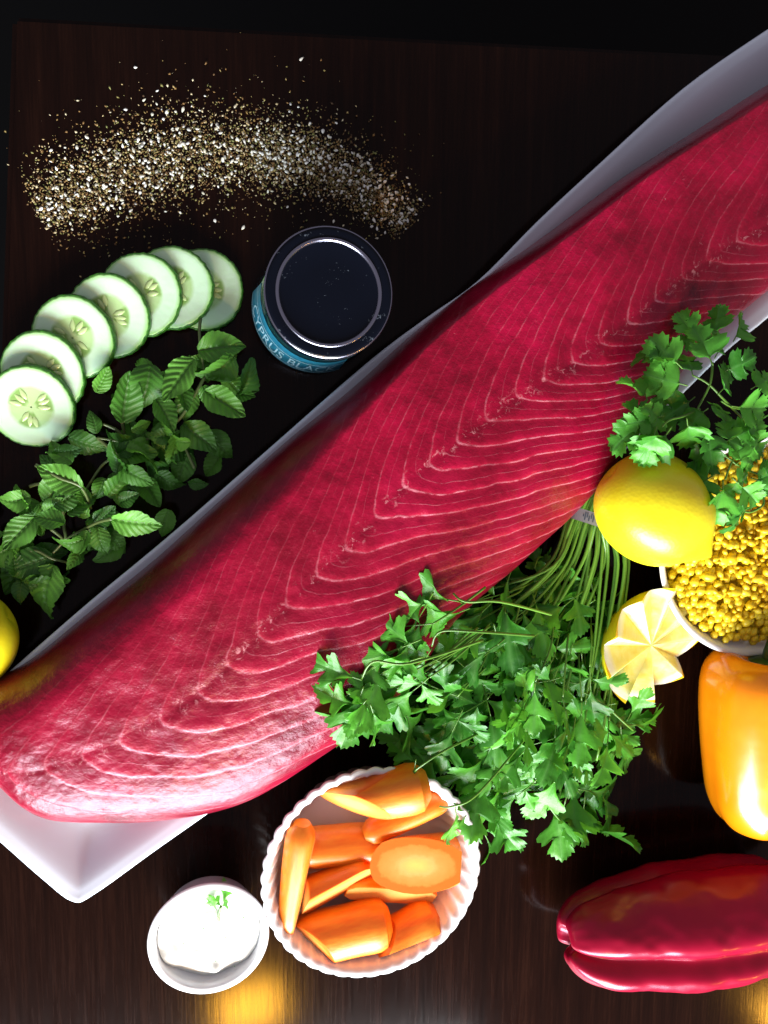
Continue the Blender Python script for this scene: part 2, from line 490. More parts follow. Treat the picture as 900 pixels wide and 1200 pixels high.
def mat_grain():
    m = N("yellow_couscous"); o = m.obj()
    nz = m.noise(500, 2, 0.5, o)
    f = m.math('ADD', m.math('MULTIPLY', m.rnd(), 0.8), m.math('MULTIPLY', nz, 0.25), clamp=True)
    m.set(Base_Color=m.ramp(f, [(0.0, (0.72, 0.38, 0.006)), (0.4, (0.90, 0.62, 0.012)), (1.0, (0.94, 0.75, 0.04))]), Roughness=0.42)
    m.translucent((0.95, 0.75, 0.03, 1), 0.15)
    return m.m
M['grain'] = mat_grain()
def mat_seed(name, stops, rough=0.4):
    m = N(name); m.set(Base_Color=m.ramp(m.attr('tone'), stops), Roughness=rough)
    return m.m
M['sesame'] = mat_seed("sesame", [(0.0, (0.42, 0.36, 0.24)), (0.3, (0.66, 0.66, 0.54)), (1.0, (0.88, 0.90, 0.86))])
M['fleck'] = mat_seed("dried_spice", [(0.0, (0.06, 0.03, 0.012)), (0.35, (0.26, 0.14, 0.04)), (0.6, (0.19, 0.21, 0.06)), (0.8, (0.44, 0.31, 0.12)), (1.0, (0.68, 0.62, 0.42))], 0.6)

# ------------------------------------------------------------------ the setting: table and floor
c0 = P(13, 17); c1 = P(452, 41); c2 = P(10, 112)
ex = (c1-c0); ex.z = 0; ex.normalize()
ey0 = (c0-c2); ey0.z = 0; ey0.normalize()
ang = 0.0; ey = ey0
bm = bmesh.new()
W_, L_, T_ = 95.0, 120.0, 3.0
for (a, b, zz) in [(0, 0, 0), (W_, 0, 0), (W_, -L_, 0), (0, -L_, 0), (0, 0, -T_), (W_, 0, -T_), (W_, -L_, -T_), (0, -L_, -T_)]:
    bm.verts.new((ex*(a-W_/2)+ey*(b+L_/2)+Vector((0, 0, zz)))*S)
bm.verts.ensure_lookup_table()
for f in [(0, 3, 2, 1), (4, 5, 6, 7), (0, 1, 5, 4), (1, 2, 6, 5), (2, 3, 7, 6), (3, 0, 4, 7)]:
    bm.faces.new([bm.verts[i] for i in f])
bmesh.ops.bevel(bm, geom=bm.edges[:], offset=0.35*S, segments=3, affect='EDGES')
me = bpy.data.meshes.new("table_top"); bm.to_mesh(me); bm.free(); me.materials.append(M['wood'])
t = link("table_top", me); ctr = c0 + ex*W_/2 - ey*L_/2
t.location = ctr*S; t.rotation_euler = (0, 0, ang); tag(t, kind='structure')
V = [(-400, -400, -74), (400, -400, -74), (400, 400, -74), (-400, 400, -74)]
o = mk("floor", V, [(0, 1, 2, 3)], M['floor'], smooth=False); tag(o, kind='structure')

# ------------------------------------------------------------------ platter
RIMZ = 2.5
pl_px = [(85, 1056), (50, 1030), (0, 986), (-60, 935), (-100, 893), (-88, 868), (-40, 828), (0, 796), (100, 709), (200, 626), (310, 530), (430, 425), (500, 372), (560, 329), (630, 259), (700, 194),
         (800, 104), (900, 34), (1000, -30), (1060, -60), (1095, -40), (1120, 60), (1130, 130), (1110, 172), (1000, 282), (900, 372), (845, 417), (730, 530), (600, 645), (480, 758), (400, 828), (330, 886), (270, 934), (180, 998), (110, 1048)]
out = crc([P(x, y, RIMZ) for x, y in pl_px], 5)
A0 = np.array(P(20, 930, 0)); B0 = np.array(P(1040, 70, 0)); axd = (B0-A0)[:2]; axl = np.linalg.norm(axd); axd /= axl
nn = np.array([-axd[1], axd[0]])
def ring(outl, inset, z):
    n = len(outl); R = []
    for i in range(n):
        p = outl[i][:2]; a = outl[(i-2) % n][:2]; b = outl[(i+2) % n][:2]
        t_ = b-a; t_ /= np.linalg.norm(t_); nrm = np.array([-t_[1], t_[0]])
        R.append(np.array([*(p+nrm*inset), z]))
    return np.array(R)
area2 = sum(out[i][0]*out[(i+1) % len(out)][1]-out[(i+1) % len(out)][0]*out[i][1] for i in range(len(out)))
sgn = 1 if area2 > 0 else -1
def inner(inset, z):      # shrink towards the platter's long axis: keeps the pointed corners tidy
    r = ring(out, sgn*inset, z)
    for it in range(int(max(0, inset-.4)*22)):
        r = 0.5*r+0.25*(np.roll(r, 1, 0)+np.roll(r, -1, 0))
    return r
prof = [(2.4, 0.0), (2.2, 0.3), (1.2, 1.35), (0.28, 2.25), (0.05, 2.43), (0.0, 2.54), (0.07, 2.64), (0.22, 2.64), (0.38, 2.55)]
for q_ in range(1, 15):
    f_ = q_/14; prof.append((.38+3.9*f_, .5+2.05*(.5+.5*math.cos(PI*f_**.8))**1.15))
rings = [inner(a, z) for a, z in prof]
n = len(out); V = np.concatenate(rings)
F = []
for k in range(len(rings)-1):
    for j in range(n):
        q = (k*n+j, k*n+(j+1) % n, (k+1)*n+(j+1) % n, (k+1)*n+j)
        F.append(q if sgn > 0 else q[::-1])
F.append(tuple((len(rings)-1)*n+j for j in range(n))); F.append(tuple(range(n))[::-1])
o = mk("platter", V, F, M['cool_porcelain'])
tag(o, "long white porcelain platter with raised rim lying diagonally under the raw tuna", "platter")

# ------------------------------------------------------------------ tuna loin
st = [((-60, 835), (-45, 868), .35, 3.2), ((-30, 812), (8, 915), .34, 4.6), ((-5, 795), (55, 948), .30, 5.4), ((42, 768), (118, 953), .26, 6.0), ((106, 716), (200, 950), .21, 6.6), ((182, 655), (290, 930), .17, 7.1),
      ((254, 590), (388, 872), .15, 7.4), ((338, 515), (462, 820), .11, 7.5), ((408, 459), (528, 730), .07, 7.6), ((480, 394), (612, 655), .05, 7.4), ((550, 338), (690, 580), .05, 7.1), ((640, 275), (752, 492), .05, 6.8),
      ((730, 208), (826, 402), .06, 6.4), ((820, 150), (900, 338), .07, 6.1), ((905, 96), (985, 265), .08, 5.8), ((1000, 40), (1060, 190), .16, 5.4), ((1065, 20), (1100, 120), .2, 4.0)]
ZB = 2.4
arr = cr([(*P(*a, ZB)[:2], *P(*b, ZB)[:2], r, h) for a, b, r, h in st], 34)
NU = len(arr); NT = 190
wv = np.linspace(0, 1, NT)
cen = 0.5*(arr[:, :2]+arr[:, 2:4])
uc = np.concatenate([[0], np.cumsum(np.linalg.norm(np.diff(cen, axis=0), axis=1))])
seam_k = np.linspace(0, 1, NU)
v0 = np.interp(seam_k, [0, .15, .3, .4, .5, .6, .7, .8, 1.0], [.60, .55, .47, .38, .36, .40, .52, .62, .70])
V = np.zeros((NU, NT, 3)); Sx = np.zeros((NU, NT)); Dx = np.zeros((NU, NT)); Lx = np.zeros((NU, NT)); Bx = np.zeros((NU, NT))
WR = 0.26
for i in range(NU):
    A = arr[i, :2]; B = arr[i, 2:4]; rho = arr[i, 4]; h = arr[i, 5]
    wid = np.linalg.norm(B-A)
    a = np.clip(wv/WR, 0, 1)*PI/2; b = np.clip((wv-WR)/(1-WR), 0, 1)*PI/2
    left = wv <= WR
    c = np.where(left, rho*(1-np.cos(a)**1.0), rho+(1-rho)*(np.sin(b)**1.0)*1.0)
    c = np.where(left, c, rho+(1-rho)*(0.35*b/(PI/2)+0.65*np.sin(b)))
    z = np.where(left, ZB+(h-ZB)*np.sin(a)**0.85, ZB+(h-ZB)*np.cos(b)**np.interp(seam_k[i], [0, .3, .5, 1], [.36, .42, .58, .62]))
    V[i, :, 0] = A[0]+(B[0]-A[0])*c; V[i, :, 1] = A[1]+(B[1]-A[1])*c; V[i, :, 2] = z
    d = (c-v0[i])*wid
    up = np.clip(-d, 0, None); dn = np.clip(d, 0, None)
    g = np.where(d > 0, np.interp(seam_k[i], [0, .2, .45, .7, 1], [1.25, 1.5, 1.85, 2.3, 2.8])*dn-1.6*(1-np.exp(-dn/1.1)), 1.0*up+.16*up*up-.6*(1-np.exp(-up/.6)))
    Sx[i] = (uc[i]-g)/2.35; Dx[i] = d
    Lx[i] = np.where(d > 0, 1.0, 0.42*np.exp(-np.clip(up-0.8, 0, None)/2.4)+0.12)
    Bx[i] = np.clip(1-wv/(WR*0.8), 0, 1)*np.interp(seam_k[i], [0, .45, .6, 1], [.85, .6, .0, .0])
X = V[:, :, 0]; Y = V[:, :, 1]
Sx += 0.55*fbm(X*0.20, Y*0.20, 3)+0.12*fbm(X*1.1, Y*1.1, 3)
# per-flake relief: every flake rises slightly towards its leading edge
fr = (Sx+0.5) % 1.0
edge = np.interp(np.linspace(0, 1, NT), [0, .12, .9, 1], [0, 1, 1, 0])[None, :]
rel = (0.035*fr**1.5-0.015+0.05*np.exp(-((fr-.5)/.07)**2)*0)*np.where(Dx > 0, -1.0, -0.25)*edge
rel += 0.45*fbm(X*0.22+3, Y*0.22, 2)+0.10*fbm(X*1.4, Y*1.4+9, 3)*edge
rel -= 0.03*np.exp(-(Dx/0.35)**2)*(seam_k[:, None] > 0.1)
V[:, :, 2] += rel
outw = 0.5*fbm(X*0.5, Y*0.5+4, 3)
# bottom closure
bot = np.zeros((NU, 2, 3))
for i in range(NU):
    A = arr[i, :2]; B = arr[i, 2:4]
    bot[i, 0, :2] = B+(A-B)*0.07; bot[i, 0, 2] = 1.1
    bot[i, 1, :2] = A+(B-A)*0.05; bot[i, 1, 2] = 1.1
VV = np.concatenate([V, bot], 1); NV = NT+2
ex2 = lambda a, f: np.concatenate([a, np.full((NU, 2), f)], 1).ravel()
F = [q[::-1] for q in grid_faces(NU, NV, closev=True)]
F.append(tuple(range(NV))); F.append(tuple((NU-1)*NV+j for j in range(NV))[::-1])
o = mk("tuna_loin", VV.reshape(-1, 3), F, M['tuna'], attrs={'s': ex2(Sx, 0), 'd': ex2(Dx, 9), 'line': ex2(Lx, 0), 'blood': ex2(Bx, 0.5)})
tag(o, "large raw deep red tuna loin with white grain lines lying across the platter", "tuna")

# ------------------------------------------------------------------ bowls
def bowl(name, prof, n, loc, label, cat, mod=None):
    V, F = lathe(prof, n, mod)
    nb = len(prof)
    F.append(tuple(range(n))[::-1]); F.append(tuple((nb-1)*n+j for j in range(n)))
    o = link(name, mesh(name, V, F, M['porcelain'])); o.location = Vector(loc)*S
    return tag(o, label, cat)

def rpx(r, z, x=450, y=600): return 0.5*(P(x+r, y, z)-P(x-r, y, z)).length

# fluted bowl for carrots
CZ = 4.4
cb = P(438, 1024, CZ); CR = rpx(127, CZ, 438, 1024)
prof = [(CR*0.70, 0.0), (CR*0.72, 0.1), (CR*0.81, 1.2), (CR*0.95, CZ-0.35), (CR*0.99, CZ-0.08), (CR, CZ), (CR*0.985, CZ+0.09), (CR*0.955, CZ+0.09), (CR*0.925, CZ-0.05), (CR*0.90, CZ-0.5), (CR*0.79, 1.5), (CR*0.73, 0.75), (CR*0.64, 0.5), (CR*0.4, 0.45), (CR*0.05, 0.45)]
def flute(r, z, th, k):
    a = 0.011*min(1, z/1.0) if k < 12 else 0.0
    return r*(1+a*abs(math.sin(21*th))*1.7-a), z+(0.03*math.cos(42*th) if 4 <= k <= 7 else 0)
bowl("fluted_bowl", prof, 252, (cb.x, cb.y, 0), "white fluted porcelain bowl holding the cut carrot pieces", "bowl", flute)

# dip bowl
DZ = 3.6
db = P(245, 1100, DZ); DR = rpx(71, DZ, 245, 1100)
prof = [(DR*0.52, 0.0), (DR*0.56, 0.1), (DR*0.80, 1.6), (DR*0.985, DZ-0.1), (DR, DZ), (DR*0.985, DZ+0.07), (DR*0.90, DZ+0.07), (DR*0.875, DZ), (DR*0.862, DZ-0.5), (DR*0.72, 1.6), (DR*0.46, 0.5), (DR*0.05, 0.45)]
bowl("dip_bowl", prof, 96, (db.x, db.y, 0), "small plain white round bowl filled with creamy white dip", "bowl")
# dip: thick cream, higher at the top side, sunk along the near wall
n = 72; rs = np.linspace(0, 1, 22); V = []
for r in rs:
    for j in range(n):
        th = 2*PI*j/n; x = r*math.cos(th); y = r*math.sin(th)
        R = DR*0.845
        z = 3.30 - 0.14*r*r
        low = max(0, -y*0.9-0.1*x-0.45)
        z -= 1.7*max(0, r-0.80+0.10*math.sin(3*th+1)+0.09*math.sin(5*th+.3)-0.10*(1 if False else 0))*max(0, math.sin(-th+0.1)+0.15)
        z += 0.62*float(fbm(np.array(x*2.2+5), np.array(y*2.2), 3))
        bl = math.exp(-((x-.12)**2+(y+.74)**2)/.012); z += 0.42*bl
        V.append((R*x, R*y, z))
F = grid_faces(len(rs), n, closev=True)
F = [q for q in F]
o = link("dip", mesh("dip", V, F, M['dip'])); o.location = Vector((db.x, db.y, 0))*S
tag(o, "thick white creamy dip with green herb flecks inside the small bowl", "dip")
dip = o
def dipz(px, py):
    q = P(px, py, 3.3); return q
parts = []
for k in range(34):
    a = RNG.random()*2*PI; r = DR*0.75*math.sqrt(RNG.random()); x, y = r*math.cos(a), r*math.sin(a)
    s_ = 0.03+0.05*RNG.random()**2
    v = np.array([(s_, 0, 0), (0, s_*.6, 0), (-s_, 0, 0), (0, -s_*.6, 0), (0, 0, .03), (0, 0, -.03)])
    rot = np.array([[math.cos(a*3), -math.sin(a*3), 0], [math.sin(a*3), math.cos(a*3), 0], [0, 0, 1]])
    parts.append((v@rot.T+np.array([x, y, 3.32]), [(0, 1, 4), (1, 2, 4), (2, 3, 4), (3, 0, 4), (1, 0, 5), (2, 1, 5), (3, 2, 5), (0, 3, 5)]))
V, F = join(parts)
o = mk("herb_flecks", V, F, M['parsley'], dip, uv=np.zeros((len(V), 2))); tag(o, kind='stuff')

# couscous bowl
KZ = 3.5
kb = P(891, 642, KZ); KR = rpx(115, KZ, 891, 640)
prof = [(KR*0.45, 0.0), (KR*0.48, 0.15), (KR*0.75, 1.0), (KR*0.93, 2.5), (KR*0.985, KZ-0.1), (KR, KZ), (KR*0.985, KZ+0.07), (KR*0.955, KZ+0.05), (KR*0.93, KZ-0.15), (KR*0.88, 2.4), (KR*0.68, 1.1), (KR*0.4, 0.5), (KR*0.05, 0.45)]
bowl("couscous_bowl", prof, 96, (kb.x, kb.y, 0), "round white bowl of yellow couscous cut off by the right edge", "bowl")
root = thing("couscous", "heap of bright yellow cooked couscous grains filling the right bowl", "couscous", (kb.x, kb.y, 0.5))
gm = []
for k in range(5):
    b = bmesh.new(); bmesh.ops.create_icosphere(b, subdivisions=1, radius=0.35*S)
    bmesh.ops.subdivide_edges(b, edges=b.edges[:0], cuts=1)
    for v in b.verts:
        v.co *= 1+random.uniform(-.26, .24)
    me = bpy.data.meshes.new("grain"); b.to_mesh(me); b.free()
    me.materials.append(M['grain']); me.polygons.foreach_set("use_smooth", [True]*len(me.polygons)); gm.append(me)
cand = []
tries = 0
while len(cand) < 760 and tries < 40000:
    tries += 1
    a = random.random()*2*PI; r = KR*0.88*math.sqrt(random.random()); x = r*math.cos(a); y = r*math.sin(a)
    if x > 2.0: continue
    top = 3.2+1.5*(1-(r/(KR*0.88))**2)+0.55*float(fbm(np.array(x*.7+40), np.array(y*.7), 2))
    z = top-random.choice([-.15, 0, .2, .45])+.5*float(fbm(np.array(x*1.9+7), np.array(y*1.9), 2))
    if z < 1.0+2.2*max(0, (r/KR-.55)): z = top
    md = min([(x-p[0])**2+(y-p[1])**2+(z-p[2])**2 for p in cand] or [9])
    if md < 0.35**2: continue
    cand.append((x, y, z))
cand.sort(key=lambda p: -p[2]+0.0*p[0])
vis = [p for p in cand][:300]; rest = cand[300:]
for p in vis:
    g = link("grain", random.choice(gm), root); g.location = Vector((p[0], p[1], p[2]-0.5))*S
    sc = random.choice([.6, .75, .9, 1.0, 1.3]); g.scale = (sc, sc*random.uniform(.65, 1.25), sc*random.uniform(.6, 1.1)); g.rotation_euler = (random.random()*6, random.random()*6, random.random()*6)
parts = []
bv = np.array([v.co[:] for v in gm[0].vertices])/S; bf = [tuple(p.vertices) for p in gm[0].polygons]
for p in rest: parts.append((bv*random.uniform(.8, 1.15)+np.array([p[0], p[1], p[2]-0.5]), bf))
rr = np.linspace(0, 1, 8); Vb = [(KR*.86*r*math.cos(2*PI*j/32), KR*.86*r*math.sin(2*PI*j/32), 1.9+1.35*(1-r*r)-0.5) for r in rr for j in range(32)]
parts.append((Vb, grid_faces(8, 32, closev=True)))
V, F = join(parts)
o = mk("packed_grains", V, F, M['grain'], root); tag(o, kind='stuff')

# ------------------------------------------------------------------ carrots
def carrot(px, py, z, ax, length, r0, r1, cuts, label, flat=1.0):
    """Tapered stick with domed ends along ax (world), trimmed by oblique planes (world normal, offset); cuts get the paler flesh."""
    zax = Vector(ax).normalized(); xax = Vector((0, 0, 1)).cross(zax).normalized(); yax = zax.cross(xax)
    R3 = Matrix((xax, yax, zax)).transposed()
    b = bmesh.new(); n = 26; m = 15; rows = []; ph = random.random()*6
    for i in range(m):
        t_ = i/(m-1); e = abs(2*t_-1); dome = max(.25, (1-e**10))**.5
        zc = (t_-.5)*length; r = (r0+(r1-r0)*t_)*dome*(1+.02*math.sin(9*t_+ph))
        rows.append([b.verts.new((r*(1+.04*math.sin(2*th+i*.2+ph))*math.cos(th), r*flat*(1+.035*math.sin(3*th+ph))*math.sin(th), zc)) for th in [2*PI*j/n for j in range(n)]])
    for i in range(m-1):
        for j in range(n): b.faces.new((rows[i][j], rows[i][(j+1) % n], rows[i+1][(j+1) % n], rows[i+1][j]))
    b.faces.new(rows[0][::-1]); b.faces.new(rows[-1])
    for no, off in cuts:
        nl = (R3.transposed() @ Vector(no)).normalized()
        r_ = bmesh.ops.bisect_plane(b, geom=b.verts[:]+b.edges[:]+b.faces[:], plane_co=nl*off, plane_no=nl, clear_outer=True)
        ed = [e for e in r_['geom_cut'] if isinstance(e, bmesh.types.BMEdge)]
        for f in bmesh.ops.contextual_create(b, geom=ed)['faces']: f.material_index = 1
    b.normal_update()
    sharp = [e for e in b.edges if len(e.link_faces) == 2 and e.link_faces[0].material_index != e.link_faces[1].material_index]
    sharp += [e for e in b.edges if len(e.link_faces) == 2 and e.link_faces[0].material_index == 1 and e.link_faces[1].material_index == 1 and e.calc_face_angle() > .3]
    bmesh.ops.bevel(b, geom=list(set(sharp)), offset=0.07, segments=2, affect='EDGES', clamp_overlap=True)
    bmesh.ops.recalc_face_normals(b, faces=b.faces[:])
    for v in b.verts: v.co *= S
    me = bpy.data.meshes.new("carrot_piece"); b.to_mesh(me); b.free()
    me.materials.append(M['carrot']); me.materials.append(M['carrot_cut'])
    me.polygons.foreach_set("use_smooth", [True]*len(me.polygons))
    try: me.set_sharp_from_angle(angle=math.radians(32))
    except Exception: pass
    o = link("carrot_piece", me)
    o.matrix_world = Matrix.Translation(P(px, py, z)*S) @ R3.to_4x4()
    return tag(o, label, "carrot piece", "cut carrot pieces in the fluted bowl")

carrot(427, 938, 4.3, (1, .20, .05), 8.6, 1.15, 1.75, [((-.45, -.62, .62), .45), ((-.3, .75, .1), 1.25)], "long carrot wedge with a pale cut edge lying uppermost in the bowl")
carrot(476, 956, 3.0, (1, .38, 0), 6.2, .95, .95, [], "thin carrot stick tucked under the uppermost carrot wedge")
carrot(345, 1030, 3.7, (.13, 1, .05), 8.0, .72, 1.12, [((.9, -.2, .3), .75)], "upright deep orange carrot stick against the left wall of the bowl")
carrot(404, 990, 2.4, (1, -.02, 0), 6.0, 1.35, 1.35, [], "smooth red orange carrot chunk behind the big pale slice")
carrot(492, 1014, 4.2, (1, -.30, -.62), 7.4, 1.9, 1.9, [((.06, .14, 1), .15), ((1, -.1, -.1), 2.9)], "large carrot slice with its pale yellow cut face turned up")
carrot(393, 1042, 3.5, (1, .32, 0), 5.4, 1.55, 1.35, [((.32, -.62, .72), .15), ((-1, .1, .1), 2.0)], "three sided carrot chunk with pale cut face left of centre")
carrot(458, 1046, 2.7, (1, -.2, 0), 6.4, 1.1, .95, [((-.1, -.55, .85), .25)], "slim carrot wedge squeezed beneath the large pale slice")
carrot(400, 1092, 3.0, (1, .12, 0), 6.8, 1.75, 1.75, [((-.66, -.46, .6), 1.75)], "thick carrot chunk with an oval cut end at the lower left of the bowl")
carrot(477, 1094, 2.9, (1, .45, 0), 5.0, 1.6, 1.6, [((.22, -.78, .55), .7), ((-.8, .5, .3), 1.6)], "short bright carrot wedge at the lower right of the bowl")

# ------------------------------------------------------------------ cucumber slices
def cuke_parts(seed):
    rg = random.Random(seed)
    R = 2.5; T = 0.52*rg.uniform(.85, 1.12); n = 90; ph = rg.random()*6
    rad = [1+.012*math.sin(3*2*PI*j/n+ph)+.016*math.sin(5*2*PI*j/n+ph*2)*0+.026*(rg.random()-.5) for j in range(n)]
    def loop(f, z): return [(R*f*rad[j]*math.cos(2*PI*j/n), R*f*rad[j]*math.sin(2*PI*j/n), z+.02*(rg.random()-.5)*(f > .5)) for j in range(n)]
    rs = [0.02, .2, .4, .6, .8, .93, .965]
    V = []
    for f in rs: V += loop(f, T/2-(.03 if f < .45 else 0)+(.02 if .6 < f < .95 else 0))
    for f in rs[::-1]: V += loop(f, -T/2)
    F = [tuple(reversed(q)) for q in grid_faces(len(rs)*2, n, closev=True)]
    flesh = mesh("flesh", V, [q[::-1] for q in F], M['cuke'])
    V = loop(.958, T/2-.01)+loop(.985, T/2+.0)+loop(1.0, T/2-.05)+loop(1.008, 0)+loop(1.0, -T/2+.05)+loop(.985, -T/2)+loop(.955, -T/2+.01)
    peel = mesh("peel", V, grid_faces(7, n, closev=True), M['cuke_peel'])
    return flesh, peel, T
def seed_mesh():
    V = []; m = 7; n = 8
    for i in range(m):
        t_ = i/(m-1); r = 0.17*math.sin(PI*t_**.8)**.8+.004
        for j in range(n): V.append((r*math.cos(2*PI*j/n), (t_-.5)*.78, .35*r*math.sin(2*PI*j/n)))
    return mesh("seed", V, grid_faces(m, n, closev=True), M['cuke_seed'])
SEED = seed_mesh()
cu = [((38, 476), "frontmost cucumber slice, brightest, with dark green seed pockets, at the left edge"),
      ((51, 437), "cucumber slice second from the left, mostly covered by the frontmost one"),
      ((87, 396), "cucumber slice third from the left, pale lobes of seeds showing"),
      ((128, 371), "middle cucumber slice of the overlapping row, fourth from either end"),
      ((166, 346), "cucumber slice third from the right end of the row below the spice"),
      ((203, 338), "cucumber slice second from the right, leaning on the flat last one"),
      ((238, 340), "last cucumber slice at the right end, lying flat near the jar")]
for i, ((x, y), lab) in enumerate(cu):
    flat = i == 6
    nx, ny = (cu[i+1][0] if not flat else (275, 345))
    tdir = Vector((nx-x, -(ny-y), 0)).normalized()
    a = 0.06 if flat else 0.27-0.012*i
    R = 2.5
    z = 0.30 if flat else 0.28+R*math.sin(a)+.05
    q = Quaternion(tdir.cross(Vector((0, 0, 1))), a)
    root = thing("cucumber_slice", lab, "cucumber slice", P(x, y, z), "cucumber slices overlapping in a curved row", q)
    fl, pe, T = cuke_parts(i)
    spin = Matrix.Rotation(-2.1+0.5*(i % 3), 4, 'Z')
    if i == 0: spin = Matrix.Rotation(-1.75, 4, 'Z')
    link("flesh", fl, root, spin); link("peel", pe, root, spin)
    for k in range(9):
        th = (k//3)*2*PI/3+((k % 3)-1)*.42+random.uniform(-.08, .08)
        rr_ = 0.84+random.uniform(-.12, .14)
        c = Matrix.Translation(Vector((rr_*math.cos(th), rr_*math.sin(th), T/2-.03))*S) @ Matrix.Rotation(th-PI/2, 4, 'Z')
        link("seed", SEED, root, spin @ c)

# ------------------------------------------------------------------ jar
JH = 7.2
jc = P(386, 343, JH); LR = rpx(75, JH, 386, 343)
jar = thing("spice_jar", "small jar with black metal lid and teal paper label standing above the platter", "jar", (jc.x, jc.y, 0))
BR = LR*1.03
def jar_r(z): return BR*(1.10-.115*(z-.4)/4.8)
prof = [(BR*1.02, 0), (BR*1.08, .12), (BR*1.10, .4), (BR*.985, 5.2), (BR*.96, 5.5), (BR*.93, 5.75), (BR*.93, 6.2)]
V, F = lathe(prof, 96); F.append(tuple(range(96))[::-1])
link("glass_body", mesh("glass_body", V, F, M['glass']), jar)
prof = [(LR*.955, 5.8), (LR*.985, 5.8), (LR*1.0, 5.9), (LR*1.0, JH-.22), (LR*.99, JH-.08), (LR*.965, JH-.02), (LR*.94, JH), (LR*.85, JH-.02), (LR*.835, JH-.03)]
V, F = lathe(prof, 128)
lid = link("lid", mesh("lid", V, F, M['lid']), jar)
prof = [(LR*.835, JH-.03), (LR*.825, JH+.04), (LR*.805, JH+.06), (LR*.785, JH+.03), (LR*.77, JH-.06)]
V, F = lathe(prof, 128); link("raised_ring", mesh("raised_ring", V, F, M['lid_ring']), lid)
prof = [(LR*.77, JH-.06), (LR*.74, JH-.10), (LR*.4, JH-.09), (LR*.02, JH-.085)]
V, F = lathe(prof, 128); F.append(tuple(3*128+j for j in range(128)))
link("centre_panel", mesh("centre_panel", V, F, M['lid']), lid)
prof = [(LR*1.0, JH-.2), (LR*1.012, JH-.15), (LR*1.008, JH-.09), (LR*.985, JH-.055)]
V, F = lathe(prof, 128); link("rolled_rim", mesh("rolled_rim", V, F, M['lid_ring']), lid)
# label: an arc of paper round the body, printed CYPRUS BLACK
a0, a1 = math.radians(168), math.radians(292)
LBR = BR*1.004
def arc(r, z0, z1, b0, b1, n):
    V = [((jar_r(z)+r)*math.cos(b0+(b1-b0)*i/n), (jar_r(z)+r)*math.sin(b0+(b1-b0)*i/n), z) for i in range(n+1) for z in (z0, z1)]
    return V, [(2*i, 2*i+2, 2*i+3, 2*i+1) for i in range(n)]
Vo, Fo = arc(.03, 0.9, 5.0, a0, a1, 60)
lb = link("paper_label", mesh("paper_label", Vo, Fo, M['label']), jar); lb['label'] = "teal paper label printed CYPRUS BLACK"
def text_on_jar(txt, size, zmid, acen, mat, name, letter=1.0, flat_r=LBR+.035):
    cu_ = bpy.data.curves.new(name, 'FONT'); cu_.body = txt; cu_.size = size; cu_.align_x = 'CENTER'; cu_.align_y = 'CENTER'; cu_.space_character = letter
    cu_.resolution_u = 3; cu_.extrude = 0.0
    to = bpy.data.objects.new(name, cu_); COL.objects.link(to)
    dg = bpy.context.evaluated_depsgraph_get(); me = bpy.data.meshes.new_from_object(to.evaluated_get(dg))
    bpy.data.objects.remove(to)
    b = bmesh.new(); b.from_mesh(me)
    bmesh.ops.triangulate(b, faces=b.faces[:]); bmesh.ops.subdivide_edges(b, edges=[e for e in b.edges if e.calc_length() > .18], cuts=2)
    for v in b.verts:
        a = acen+v.co.x/flat_r; z = zmid+v.co.y*2.6
        rz_ = jar_r(z)+.05; v.co = Vector((rz_*math.cos(a), rz_*math.sin(a), z))*S
    b.to_mesh(me); b.free(); me.materials.clear(); me.materials.append(mat); me.name = name
    return link(name, me, lb)
text_on_jar("CYPRUS BLACK", 0.98, 2.4, math.radians(234), M['ink'], "printed_words", 1.0)
V, F = arc(.05, 3.75, 3.85, a0+.02, a1-.02, 60); link("printed_line", mesh("printed_line", V, F, M['ink']), lb)
V, F = arc(.05, 1.25, 1.4, a0+.02, a1-.02, 60); link("printed_line", mesh("printed_line", V, F, M['ink']), lb)

# ------------------------------------------------------------------ lemons
def lemon_mesh(R, L, seed, tipl=1.0):
    rg = random.Random(seed); m = 44; n = 56; V = []
    for i in range(m):
        t_ = i/(m-1); ph = PI*t_
        z = -L*math.cos(ph); r = R*math.sin(ph)**.88
        if t_ > .82:
            e = (t_-.82)/.18; z += tipl*e**2; r = r*(1-.15*e)+.42*(1-e)*e*R*.3
        if t_ < .06: z += .25*(1-t_/.06)
        for j in range(n):
            th = 2*PI*j/n; w_ = 1+.018*math.sin(3*th+1.2+t_*2)+.012*math.sin(5*th+t_*5)
            V.append((r*w_*math.cos(th), r*w_*math.sin(th), z))
    F = grid_faces(m, n, closev=True); F.append(tuple(range(n))); F.append(tuple((m-1)*n+j for j in range(n))[::-1])
    return V, [q[::-1] for q in F]
def axis_quat(dx, dy, dz):
    return Vector((dx, -dy, dz)).normalized().to_track_quat('Z', 'Y')
V, F = lemon_mesh(3.5, 3.75, 1, 1.15)
o = link("lemon", mesh("lemon", V, F, M['lemon'])); o.location = P(766, 597, 6.6)*S
o.rotation_mode = 'QUATERNION'; o.rotation_quaternion = axis_quat(1, .82, .25)
tag(o, "whole yellow lemon resting on the rim of the couscous bowl beside the tuna", "lemon")
V, F = lemon_mesh(3.1, 3.6, 2, .8)
o = link("lemon", mesh("lemon", V, F, M['lemon'])); o.location = P(-56, 757, 3.1)*S
o.rotation_mode = 'QUATERNION'; o.rotation_quaternion = axis_quat(-1, .5, .1)
tag(o, "yellow lemon mostly outside the picture at the left edge below the mint", "lemon")

